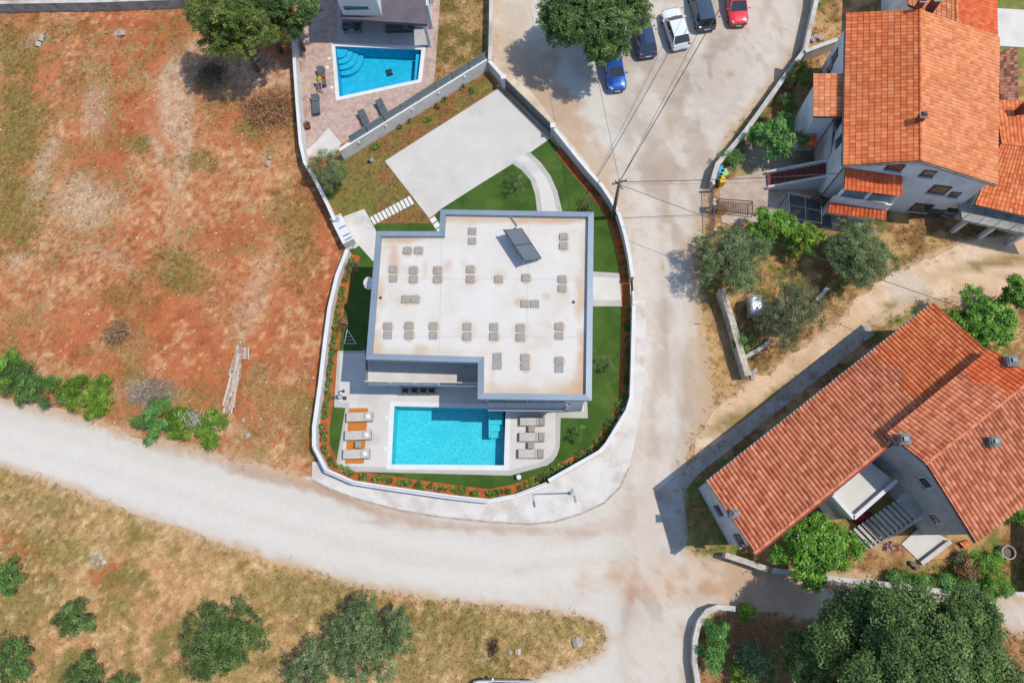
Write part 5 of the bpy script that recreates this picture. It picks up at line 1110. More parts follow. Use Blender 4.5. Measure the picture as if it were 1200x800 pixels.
# ---- house with the bright orange gable roof
H1 = thing('gable_house', 'white two-storey house with bright orange gable roof at the upper right', 'house', G(1040, 240))
eW0, eW1, rg0, rg1 = G(991.5,16,6.5), G(988,194,6.5), G(1078,12,8.4), G(1079,188.5,8.4)
eE0, eE1 = G(1171,44,6.2), G(1168.5,217,6.2)
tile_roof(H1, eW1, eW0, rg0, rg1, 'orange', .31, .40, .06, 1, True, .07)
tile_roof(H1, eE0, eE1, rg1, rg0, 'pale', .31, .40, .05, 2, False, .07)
def ins(p, dx, dy): return Vector((p.x + dx, p.y + dy))
f1 = [ins(eW1, .45, .35), ins(rg1, 0, .35), ins(eE1, -.35, .35), ins(eE0, -.35, -.2), ins(rg0, 0, -.2), ins(eW0, .45, -.2)]
hwalls(H1, f1, [6.45, 8.2, 6.15, 6.15, 8.2, 6.45], mat('house_white', (.52, .53, .54), (.47, .48, .49), .8, fine=.05, c3=(.40, .40, .39), s3=.4))
for x, y, w, h in ((1088,203,.95,.85),(1101,222,1.35,1.25),(1119,227.5,.75,.7),(1080,243,1.5,1.3),(1116,246,.85,.6),(1109,250,.45,.4)): wallwin(H1, x, y, f1[1], f1[2], w, h)
wallwin(H1, 1049, 195.5, f1[0], f1[1], 1.2, .9)
for x, y, w, h in ((984,142,.9,1.3),(979,66,.9,1.2),(973,80,.9,1.2),(984,165,.8,1.1)): wallwin(H1, x, y, f1[0], f1[5], w, h)
build('plinth', MB().prism([f1[1] + Vector((.4, -.03)), f1[2] + Vector((.02, -.03)), f1[2] + Vector((.02, .2)), f1[1] + Vector((.4, .2))], -.1, 1.2), mat('stained_shadow_plinth', (.10, .095, .08), (.06, .058, .05), 1.5, fine=.25, bump=.4), H1)  # near-black colour holds the painted wall-base shadow as well as the stains
chimney(H1, 1076, 142, 8.3, .8, .4, mat('clay_brick', S(150, 70, 50), S(120, 56, 40), 5)); chimney(H1, 1075, 10, 8.3, .9, .4, MATS['clay_brick']); chimney(H1, 1092, 8, 8.0, .9, .5, MATS['clay_brick'])
g_ = MB(); 
for a, b in ((eW0, eW1),): g_.tube([a + Vector((-.06, 0, -.05)), b + Vector((-.06, 0, -.05))], .07, 6)
build('gutter', g_, DARKM, H1); build('downpipe', MB().tube([eW1 + Vector((-.02, -.02, -.08)), Vector((f1[0].x - .08, f1[0].y - .08, 5.9)), Vector((f1[0].x - .08, f1[0].y - .08, .0))], .05, 6), DARKM, H1)
build('barge_board', MB().beam(rg1 + Vector((0, -.03, -.14)), eE1 + Vector((0, -.03, -.14)), .05, .2).beam(eW1 + Vector((0, -.03, -.14)), rg1 + Vector((0, -.03, -.14)), .05, .2), CONCD, H1)
# low porch roofs on the south-west corner with a balcony between them
a, b = G(1057.5,207,5.6), G(1057,230,4.9); c, d = G(991,197,5.6), G(989,222,4.9)
tile_roof(H1, d, b, a, c, 'red', .31, .38, .05, 3, False, name='porch_roof')
a2, b2, c2_, d2 = G(1039,244,2.9), G(1038,258.5,2.3), G(973,235,2.9), G(970,249,2.3)
tile_roof(H1, d2, b2, a2, c2_, 'red', .31, .38, .05, 4, False, name='porch_roof')
bq = [G(973,236,2.95).to_2d(), G(1040,246,2.95).to_2d(), G(1052,232,2.95).to_2d(), G(988,221,2.95).to_2d()]
bl = build('balcony', MB().prism(bq, 2.65, 2.9), CONC, H1); build('balcony_wall', MB().beam(bq[0].to_3d() + Vector((0, .1, 3.25)), bq[1].to_3d() + Vector((0, .1, 3.25)), .12, .8), WALLOLD, bl)
for k in (0, .5, 1):
    p = Vector(d).lerp(Vector(b), k) + Vector((.15 - .3 * k, .2, 0)); build('porch_post', MB().box((p.x, p.y, 2.35), (.18, .18, 4.9)), WALLOLD, H1)
build('lower_room', MB().prism([bq[0] + Vector((.2, .4)), bq[1] + Vector((-.2, .4)), bq[2], bq[3]], -.1, 2.64), WALLOLD, H1)
# west porch roof, side stair and entrance
p4 = [G(953,87,5.6), G(953,137,5.6), G(986,137,6.0), G(988,87,6.0)]
tile_roof(H1, p4[1], p4[0], p4[3], p4[2], 'pale', .31, .38, .045, 5, False, name='porch_roof')
pb = [Vector((q.x, q.y)) for q in p4]; build('entrance_porch', MB().prism([pb[0] + Vector((.35, -.3)), pb[1] + Vector((.35, .3)), Vector((f1[0].x - .02, pb[1].y + .3)), Vector((f1[0].x - .02, pb[0].y - .3))], -.1, 5.4), MATS['house_white'], H1)
p5 = [G(935,161,2.4), G(936,172,2.2), G(957,173,2.6), G(957,158,2.7)]
tile_roof(H1, p5[1], p5[0], p5[3], p5[2], 'orange', .31, .36, .05, 6, False, name='porch_roof')
STEPM = mat('red_step', S(140, 76, 64), S(122, 64, 54), 4, rough=.8, fine=.12)
sw0, sw1 = G(899, 212, .1), G(948, 212, 1.9)
st = thing('outdoor_staircase', 'outdoor staircase with red-brown steps and white sides below the orange gable house', 'stairs', (sw0.x, sw0.y, 0))
n_ = 11
for i in range(n_):
    x0_ = sw0.x + (sw1.x + 1.6 - sw0.x) * i / n_; x1_ = sw0.x + (sw1.x + 1.6 - sw0.x) * (i + 1) / n_ - .004
    build('step', MB().box(((x0_ + x1_) / 2, sw0.y, (.17 * (i + 1)) / 2 - .03), (x1_ - x0_, 1.15, .17 * (i + 1) + .06)), STEPM, st)
for s in (-1, 1):
    mb = MB(); xa, xb = sw0.x - .1, sw1.x + 1.7; y_ = sw0.y + s * .70
    mb.add([(xa, y_ - .1, -.1), (xb, y_ - .1, -.1), (xb, y_ - .1, 2.3), (xa, y_ - .1, .4), (xa, y_ + .1, -.1), (xb, y_ + .1, -.1), (xb, y_ + .1, 2.3), (xa, y_ + .1, .4)], [(0, 1, 2, 3), (7, 6, 5, 4), (3, 2, 6, 7), (0, 3, 7, 4), (1, 5, 6, 2)])
    build('side_wall', mb, WALLW, st)
lx = sw1.x + 1.6; ly = sw0.y
for i in range(9):
    build('step', MB().box((lx + .65, ly + .2 + i * .3, (1.9 + .17 * i) / 2), (1.0, .296, 1.9 + .17 * i)), STEPM, st)
mb = MB(); mb.add([(lx - .02, ly + .85, -.1), (lx - .02, ly + 3.0, -.1), (lx - .02, ly + 3.0, 4.1), (lx - .02, ly + .85, 2.8), (lx - .2, ly + .85, -.1), (lx - .2, ly + 3.0, -.1), (lx - .2, ly + 3.0, 4.1), (lx - .2, ly + .85, 2.8)], [(0, 1, 2, 3), (7, 6, 5, 4), (3, 2, 6, 7), (0, 3, 7, 4), (1, 5, 6, 2)]); build('side_wall', mb, WALLW, st)
# pergola frame beside the stairs
pq = [G(924,226,2.4), G(962,234,2.4), G(963,262,2.4), G(926,255,2.4)]
t = thing('pergola', 'dark metal pergola frame below the red-brown outdoor stairs', 'pergola', (pq[0].x, pq[0].y, 0))
for i in range(4):
    p, q = pq[i], pq[(i + 1) % 4]; build('beam', MB().beam(p, q, .05, .07), DARKM, t); build('post', MB().box((p.x, p.y, 1.18), (.06, .06, 2.36)), DARKM, t)
for k in (.5,):
    build('beam', MB().beam(pq[0].lerp(pq[1], k) + Vector((0, 0, .02)), pq[3].lerp(pq[2], k) + Vector((0, 0, .02)), .03, .03), DARKM, t)
    build('beam', MB().beam(pq[0].lerp(pq[3], k) + Vector((0, 0, .06)), pq[1].lerp(pq[2], k) + Vector((0, 0, .06)), .03, .03), DARKM, t)
struct('courtyard', MB().prism(gpoly([(842,212),(900,200),(960,240),(1036,262),(1030,274),(960,268),(930,258),(846,262)]), -.05, .012), mat('courtyard_concrete', S(206, 186, 168), S(186, 166, 148), .9, fine=.1, c3=S(160, 142, 126), s3=.5, bump=.15))
struct('yard_shade_sheet', MB().prism(gpoly([(924,228),(972,238),(975,268),(926,258)]), -.05, .016), mat('yard_shade_grey', S(110, 112, 114), S(96, 98, 100), 1.2, fine=.1))  # dark grey sheet: shade under the pergola put into the ground colour
# ---- rear wing (north) and lower east wing with balcony
t = thing('rear_house', 'orange tiled house wing behind the gable house at the top edge', 'house', G(1120, 30))
r0_, r1_ = G(1121,28,6.3), G(1119,-80,6.3)
tile_roof(t, G(1064,-80,5.6), G(1064,6,5.6), r0_, r1_, 'pale', .31, .40, .04, 7); tile_roof(t, G(1169,47,5.4), G(1166,-80,5.4), r1_, r0_, 'red', .31, .40, .04, 8, False)
hwalls(t, [ins(G(1064,6,5.6), .3, .1), ins(r0_, 0, .1), ins(G(1169,47,5.4), -.3, .1), ins(G(1166,-80,5.4), -.3, 0), ins(G(1064,-80,5.6), .3, 0)], [5.5, 6.1, 5.3, 5.3, 5.5], WALLOLD)
t = thing('east_wing', 'lower orange tiled wing with a railed balcony at the right edge', 'house', G(1170, 260))
A0, A1, A2, A3 = G(1173,168,5.0), G(1240,176,5.0), G(1240,120,4.0), G(1166,118,4.0)
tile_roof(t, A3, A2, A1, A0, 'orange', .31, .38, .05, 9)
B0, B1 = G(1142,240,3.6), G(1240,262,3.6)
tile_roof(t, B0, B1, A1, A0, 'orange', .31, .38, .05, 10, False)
fq = [ins(B0, .4, .5), ins(B1, 0, .5), ins(A2, 0, -.3), ins(A3, .3, -.3)]; hwalls(t, fq, [3.4, 3.4, 3.9, 3.9], mat('east_white', (.48, .50, .51), (.43, .45, .46), .8))
k0, k1 = G(1128,258,2.6), G(1240,282,2.6); bp = [k0.to_2d(), k1.to_2d(), Vector((fq[1].x, fq[1].y + .3)), Vector((k0.x, fq[0].y + .3))]
bl = build('balcony', MB().prism(bp, 2.35, 2.6), CONCD, t)
for i in range(3): build('rail', MB().beam(k0 + Vector((0, .08, .35 + .32 * i)), k1 + Vector((0, .08, .35 + .32 * i)), .03, .03), GREYM, bl)
for i in range(7): p = k0.lerp(k1, i / 6); build('rail_post', MB().box((p.x, p.y + .08, 3.1), (.04, .04, 1.0)), GREYM, bl)
for kx in (.08, .38, .7): p = k0.lerp(k1, kx); build('column', MB().box((p.x, p.y + .3, 1.12), (.32, .32, 2.44)), WALLW, t)
build('doorway', MB().box(((fq[0].x + fq[1].x) / 2, (fq[0].y + fq[1].y) / 2 - .05, 1.1), (1.1, .08, 2.1), math.atan2(fq[1].y - fq[0].y, fq[1].x - fq[0].x)), SHUT, t)
chimney(t, 1196, 130, 4.6, .9, .5, MATS['clay_brick'])
t = thing('tiled_shed', 'small shed with old brown tiles right of the bright gable roof', 'shed', G(1185, 110))
q = [G(1170,60,3.2), G(1191,56,2.8), G(1193,124,2.8), G(1172,122,3.2)]
tile_roof(t, q[1], q[2], q[3], q[0], 'brown', .28, .36, .06, 11, False); hwalls(t, [ins(q[0], .1, -.1), ins(q[1], -.2, -.1), ins(q[2], -.2, .1), ins(q[3], .1, .1)], [3.0, 2.6, 2.6, 3.0], WALLOLD)
struct('concrete_yard', MB().prism(gpoly([(1168,10),(1300,18),(1300,62),(1170,54)]), -.05, .02), PALE)

# ---- long mono-pitch tiled house, lower right
H3 = thing('tiled_house', 'long old house with weathered red tile roofs at the dirt path corner', 'house', G(880, 630))
Wc, Nc, Sc = G(828.5,564.5,5.2), G(1093,355.5,5.2), G(884.5,647,7.3)
Ec = Sc + (Nc - Wc) * 1.0
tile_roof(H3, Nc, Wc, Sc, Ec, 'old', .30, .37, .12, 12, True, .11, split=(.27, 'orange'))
dn = (Nc - Wc).normalized(); ds = Vector((Sc.x - Wc.x, Sc.y - Wc.y, 0)).normalized()
f3 = [Wc + dn * .35 + ds * .30, Nc - dn * .3 + ds * .30, Ec - dn * .3 - ds * .25, Sc + dn * .35 - ds * .25]; f3 = [Vector((p.x, p.y)) for p in f3]
GPL = mat('grey_plaster', (.36, .375, .39), (.30, .315, .33), .9, fine=.08, c3=(.24, .25, .255), s3=.5)
hwalls(H3, f3, [5.1, 5.1, 7.1, 7.1], GPL)
wallwin(H3, 868, 633, f3[0], f3[3], 1.0, 1.3); wallwin(H3, 843, 598, f3[0], f3[3], .8, 1.0)
g_ = MB().tube([Wc + Vector((0, 0, -.05)) - ds * .06, Nc + Vector((0, 0, -.05)) - ds * .06], .06, 6); build('gutter', g_, GREYM, H3)
build('eave_tiles', MB().beam(Sc + ds * .1 + Vector((0, 0, -.04)), Ec + ds * .1 + Vector((0, 0, -.04)), .3, .06), MATS['clay_brick'], H3)
CHM = mat('sooty_render', (.16, .165, .17), (.10, .105, .11), 3, fine=.2, c3=(.06, .06, .06), s3=1.5)
chimney(H3, 858, 602, 6.3, .6, .42, CHM)
# second roof across the north-east end
e0, e1 = G(1038.5,507.5,8.0), G(1160,408,8.0); q0_, q1_ = G(1084.5,543,8.3), G(1212,442,8.3); s0_, s1_ = G(1143,636,6.7), G(1280,526,6.7)
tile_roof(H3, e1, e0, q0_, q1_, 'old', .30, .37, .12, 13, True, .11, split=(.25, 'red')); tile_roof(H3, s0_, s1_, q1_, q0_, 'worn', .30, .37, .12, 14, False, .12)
fb_ = [e0 + dn * .3 + ds * .15, q0_ + dn * .3, s0_ + dn * .3 - ds * .4, s1_ - dn * .3 - ds * .4, q1_ - dn * .3, e1 - dn * .3 + ds * .15]; fb_ = [Vector((p.x, p.y)) for p in fb_]
hwalls(H3, fb_, [7.85, 8.1, 6.55, 6.55, 8.1, 7.85], GPL)
wallwin(H3, 1085, 565, fb_[1], fb_[2], .9, 1.1, PLAST); wallwin(H3, 1096, 607, fb_[1], fb_[2], .9, 1.0, PLAST); wallwin(H3, 1066, 560, fb_[0], fb_[1], .5, .5, PLAST)
build('barge_board', MB().beam(q0_ + Vector((0, 0, -.12)), s0_ + Vector((0, 0, -.12)), .06, .18).beam(e0 + Vector((0, 0, -.12)), q0_ + Vector((0, 0, -.12)), .06, .18), CONCD, H3)
chimney(H3, 1054, 516, 7.8, .7, .6, CHM); chimney(H3, 1178, 426, 7.8, .8, .6, CHM); chimney(H3, 1157, 519, 7.7, .8, .5, CHM)
struct('house_apron', MB().prism(gpoly([(766,578),(860,502),(930,446),(1000,390),(1016,378),(1026,390),(944,456),(866,518),(818,556),(800,578),(806,622),(802,648),(786,640)]), -.05, .014), mat('apron_concrete', S(196, 186, 176), S(180, 168, 156), .8, fine=.1, c3=S(164, 150, 136), s3=.5, bump=.2))
# terrace annex in the inner corner
TZ = 4.0; ta = [G(974,580,TZ), G(1020,541,TZ), G(1048,563,TZ), G(998,607,TZ)]; t2 = [Vector((p.x, p.y)) for p in ta]
an = build('annex', MB().prism(t2, -.1, TZ - .12), WALLOLD, H3); build('annex_floor', MB().prism(t2, TZ - .118, TZ - .05), PALE, an)
for i in ((3, 2), (0, 3)): build('annex_parapet', MB().beam(ta[i[0]] + Vector((0, 0, .15)), ta[i[1]] + Vector((0, 0, .15)), .26, .55), WHITE, an)
# open staircase up to the upper door
s_b, s_t = G(1007,633,.2), G(1062,596,2.6)
t = thing('yard_staircase', 'open outdoor staircase of pale treads with a rail beside the white annex', 'stairs', (s_b.x, s_b.y, 0)); sd_ = Vector((s_t.x - s_b.x, s_t.y - s_b.y)).normalized(); ss = Vector((-sd_.y, sd_.x)); ra = math.atan2(sd_.y, sd_.x)
for i in range(12):
    p = s_b.lerp(s_t, i / 11); build('tread', MB().box((p.x, p.y, p.z), ((s_t - s_b).length / 11 * .66, 1.75, .07), ra), CONC, t)
for s in (-1, 1): build('stringer', MB().beam(s_b + Vector((ss.x * s * .8, ss.y * s * .8, -.14)), s_t + Vector((ss.x * s * .8, ss.y * s * .8, -.14)), .08, .2), DARKM, t)
for i in range(6):
    p = s_b.lerp(s_t, i / 5); build('rail_post', MB().box((p.x - ss.x * .84, p.y - ss.y * .84, p.z + .45), (.04, .04, .9)), PLAST, t)
for h in (.9, .5): build('handrail', MB().tube([s_b + Vector((-ss.x * .84, -ss.y * .84, h)), s_t + Vector((-ss.x * .84, -ss.y * .84, h)), s_t + Vector((-ss.x * .84 + sd_.x * .9, -ss.y * .84 + sd_.y * .9, h))], .025, 6), PLAST, t)
build('landing', MB().box((s_t.x + sd_.x * .75, s_t.y + sd_.y * .75, 2.6), (1.25, 1.75, .1), ra), CONC, t)
for s in (-1, 1): p = s_t.to_2d() + sd_ * 1.1 + ss * s * .7; build('post', MB().box((p.x, p.y, 1.25), (.12, .12, 2.55)), CONC, t)
p = G(1011, 603, .8); t = thing('red_scooter_cover', 'dark red tarpaulin heap in the shade between annex and open staircase', 'tarpaulin', (p.x, p.y, 0))
mb = MB(); rr = np.random.default_rng(3); nn = 12; vv = []
for k, (rad, z) in enumerate(((.95, 0), (.85, .45), (.55, .85), (.2, 1.0))):
    for j in range(nn): a = 6.2832 * j / nn; w = rad * (1 + .18 * rr.normal() * .6); vv.append((p.x + w * math.cos(a) * 1.0, p.y + w * math.sin(a) * .6, z))
mb.add(vv, [(k * nn + j, k * nn + (j + 1) % nn, (k + 1) * nn + (j + 1) % nn, (k + 1) * nn + j) for k in range(3) for j in range(nn)] + [tuple(3 * nn + j for j in range(nn))]); build('cloth', mb, mat('red_cloth', S(160, 40, 60), S(130, 30, 48), 4, rough=.8), t, smooth=True)
struct('yard_slab', MB().prism(gpoly([(1056,637),(1079,659),(1113,633),(1080,615)]), -.05, .05), PALE)
a, b = G(1080,660,.4), G(1114,634,.4); t = thing('low_wall', 'low dark wall edging the triangular pale slab in the yard', 'wall', (a.x, a.y, 0)); build('wall_body', MB().beam((a.x, a.y, .15), (b.x, b.y, .15), .25, .5), CONCD, t); build('coping', MB().beam((a.x, a.y, .42), (b.x, b.y, .42), .3, .04), CONC, t)
for i, (x, y) in enumerate(((1070,660),(1075,664))):
    p = G(x, y, .2); t = thing('flower_pot', 'dark flower pot at the tip of the triangular slab, %s' % ('left' if i == 0 else 'right'), 'pot', (p.x, p.y, -.03), 'pots at the triangular slab'); build('pot', MB().disc((p.x, p.y), .15, -.03, .32, 10, None, .2), CONCD, t); build('soil', MB().disc((p.x, p.y), .18, .32, .33, 10), BARK, t)
p = G(1183, 647, .6); t = thing('well_ring', 'round concrete well ring in the shaded yard by the right edge', 'well', (p.x, p.y, -.03)); mb = MB(); nn = 18
vv = [(p.x + r * math.cos(6.2832 * j / nn), p.y + r * math.sin(6.2832 * j / nn), z) for r, z in ((.5, -.03), (.5, .55), (.42, .55), (.42, .1)) for j in range(nn)]
mb.add(vv, [(k * nn + j, k * nn + (j + 1) % nn, (k + 1) * nn + (j + 1) % nn, (k + 1) * nn + j) for k in range(3) for j in range(nn)] + [tuple(3 * nn + j for j in range(nn))]); build('ring', mb, CONCD, t); build('soil_fill', MB().disc((p.x, p.y), .40, .1, .3, 14), BARK, t)
p = G(1046, 640, .2); t = thing('flower_bed', 'pink and white flowers at the foot of the open staircase', 'flowers', (p.x, p.y, -.03)); r = np.random.default_rng(8)
v, f, c = leaves(np.stack([r.uniform(-.6, .6, 24), r.uniform(-.3, .3, 24), .15 + .2 * r.random(24)], -1), .16, 10, .1, [S(206, 150, 160), S(226, 210, 206), S(90, 110, 60), S(200, 120, 136)], r, up=.8, aspect=.9); build('blossom', npmesh('blossom', v, f, c), LEAF, t, local=True)
a, b, c_, d_ = G(1124,636,.2), G(1134,632,.2), G(1139,636,.2), G(1130,642,.2); t = thing('tile_stack', 'small patch of orange roof tiles lying on the dry grass', 'roof tiles', (a.x, a.y, -.03)); tile_roof(t, d_, c_, b, a, 'orange', .28, .36, .05, 15, False, deck=.22)

# ---- walls along lanes and gardens
def pxwall(name, label, pts, z, th, m, cope=None): return wallthing(name, label, gpoly(pts, z), z, th, m, cope or CONC)
pxwall('garden_wall', 'long garden wall along the parking road in front of the gable house', [(961,-60),(957,0),(944,58),(921,88),(872,156),(841,192),(835,213)], 1.2, .32, CONC)
pxwall('garden_wall', 'short concrete wall from the road wall to the gable house', [(944,60),(962,53),(982,46)], 1.4, .3, CONC)
pxwall('garden_wall', 'thick stone garden wall beside the broad olive tree and silver tank', [(846,338),(858,374),(868,410),(877,440)], 1.3, .42, STONEW, STONEW)
pxwall('garden_wall', 'low pale wall strip below the silver tank', [(870,420),(888,410),(906,397)], .6, .25, CONC)
pxwall('garden_wall', 'low pale wall strip right of the grey olive tree', [(957,352),(970,337)], .6, .25, CONC)
pxwall('garden_wall', 'low stone wall between the yard and the shaded lane', [(905,668),(985,679),(1060,687),(1120,695),(1160,697)], .7, .32, STONEW, CONC)
pxwall('garden_wall', 'white wall end at the right edge of the lane', [(1180,696),(1290,699)], .9, .3, WALLW)
pxwall('garden_wall', 'rough stone wall at the lower corner of the long tiled house', [(850,650),(872,657),(900,667)], 1.1, .35, STONEW, STONEW)
pxwall('retaining_wall', 'curved retaining wall at the bottom road junction', [(862,713),(842,711),(829,716),(820,728),(815,748),(814,775),(818,800),(820,840)], .9, .3, STONEW, CONC)
pxwall('field_wall', 'pale wall along the top edge of the red field', [(-60,4),(120,1),(232,-3)], 1.2, .3, CONCD)  # darker concrete body paints the shadow on the wall's south face
pxwall('plot_wall', 'white wall between the dry lawn and the parking road', [(574,70),(575,30),(576,-60)], 1.3, .25, WALLW)
t = thing('lane_shed', 'dark roofed shed at the right edge beside the yard', 'shed', G(1230, 650)); build('wall', MB().prism(gpoly([(1208,600),(1300,600),(1300,690),(1208,690)]), -.1, 2.2), CONCD, t); build('roof', MB().prism([p + Vector((-.0, 0)) for p in gpoly([(1206,598),(1302,598),(1302,692),(1206,692)])], 2.201, 2.35), DARKM, t)

# ---- street things by the courtyard
def bin_(px, py, c, lid, label):
    p = G(px, py, 1.0); t = thing('recycling_bin', label, 'bin', (p.x, p.y, 0), 'recycling bins at the courtyard corner'); m1, m2 = mat('bin_' + label[:6], S(*c), None, 3, rough=.5), mat('lid_' + label[:6], S(*lid), None, 3, rough=.5)
    build('body', MB().box((p.x, p.y, .50), (.42, .5, .9), .3, None, 1.15), m1, t, bevel=.03); build('lid', MB().box((p.x, p.y, 1.0), (.54, .64, .08), .3), m2, t, bevel=.03)
    for s in (-1, 1): build('wheel', MB().tube([(p.x + s * .18, p.y + .25, .09), (p.x + s * .24, p.y + .25, .09)], .09, 10), RUBBER, t)
bin_(844.5, 198.5, (60, 150, 200), (64, 170, 222), 'bright blue recycling bin at the courtyard corner')
bin_(849.5, 202, (140, 180, 110), (176, 206, 130), 'pale green recycling bin next to the blue one')
bin_(846.5, 210, (230, 180, 20), (246, 190, 20), 'bright yellow recycling bin at the courtyard corner')
bin_(841, 206.5, (50, 100, 90), (56, 110, 100), 'dark green recycling bin behind the yellow one')
a, b = G(836,216,1.3), G(838,270,1.3); t = thing('courtyard_gate', 'metal bar gate between road and courtyard of the gable house', 'gate', (a.x, a.y, 0))
for k in (0, .36, .45, 1): p = a.lerp(b, k); build('post', MB().box((p.x, p.y, .75), (.22, .22, 1.5)), CONC, t)
for k in range(28):
    p = a.lerp(b, (k + .5) / 28)
    if .36 < (k + .5) / 28 < .45: continue
    build('bar', MB().box((p.x, p.y, .72), (.03, .03, 1.2)), DARKM, t)
for k0_, k1_ in ((.02, .35), (.46, .99)):
    for z in (.14, 1.3): build('rail', MB().beam(a.lerp(b, k0_).xy.to_3d() + Vector((0, 0, z)), a.lerp(b, k1_).xy.to_3d() + Vector((0, 0, z)), .04, .05), DARKM, t)
p = a.lerp(b, .405); build('letterbox', MB().box((p.x, p.y, 1.15), (.3, .45, .5)), GREYM, t)
RUST = mat('rusty_iron', S(124, 76, 60), S(100, 58, 46), 6, rough=.9, fine=.2)
rq = [G(842,233,.5), G(882,236,.5), G(882,251,.5), G(840,246,.5)]; t = thing('rusty_mesh', 'rusty iron mesh frame standing low in the courtyard', 'mesh frame', (rq[0].x, rq[0].y, .01))
for i in range(4): build('rail', MB().beam(rq[i], rq[(i + 1) % 4], .06, .06), RUST, t); build('leg', MB().box((rq[i].x, rq[i].y, .24), (.06, .06, .46)), RUST, t)
for k in range(1, 20): build('bar', MB().beam(rq[0].lerp(rq[1], k / 20) + Vector((0, 0, .02)), rq[3].lerp(rq[2], k / 20) + Vector((0, 0, .02)), .025, .02), RUST, t)
for k in range(1, 5): build('bar', MB().beam(rq[0].lerp(rq[3], k / 5) + Vector((0, 0, .045)), rq[1].lerp(rq[2], k / 5) + Vector((0, 0, .045)), .03, .02), RUST, t)
p = G(886.5, 357, 1.4); t = thing('water_tank', 'silver foil-covered tank under the grey olive tree', 'tank', (p.x, p.y, 0)); mb = MB(); rr = np.random.default_rng(6); nn = 20; vv = []
for z, k in ((.35, .92), (.5, 1), (1.3, 1), (1.5, .93), (1.6, .7)):
    for j in range(nn):
        a = 6.2832 * j / nn; cx, sy = math.cos(a), math.sin(a); cx = math.copysign(abs(cx) ** .5, cx); sy = math.copysign(abs(sy) ** .5, sy); vv.append((p.x + cx * .52 * k * (1 + .03 * rr.normal()), p.y + sy * .82 * k * (1 + .03 * rr.normal()), z + .02 * rr.normal()))
mb.add(vv, [(k * nn + j, k * nn + (j + 1) % nn, (k + 1) * nn + (j + 1) % nn, (k + 1) * nn + j) for k in range(4) for j in range(nn)] + [tuple(4 * nn + j for j in range(nn)), tuple(range(nn))[::-1]]); build('foil', mb, mat('foil', (.72, .74, .76), (.6, .62, .65), 5, rough=.28, metal=.7, fine=.1, bump=.8, bscale=6), t)
for sx in (-1, 1):
    for sy in (-1, 1): build('block', MB().box((p.x + sx * .35, p.y + sy * .6, .16), (.2, .3, .36)), CONC, t)
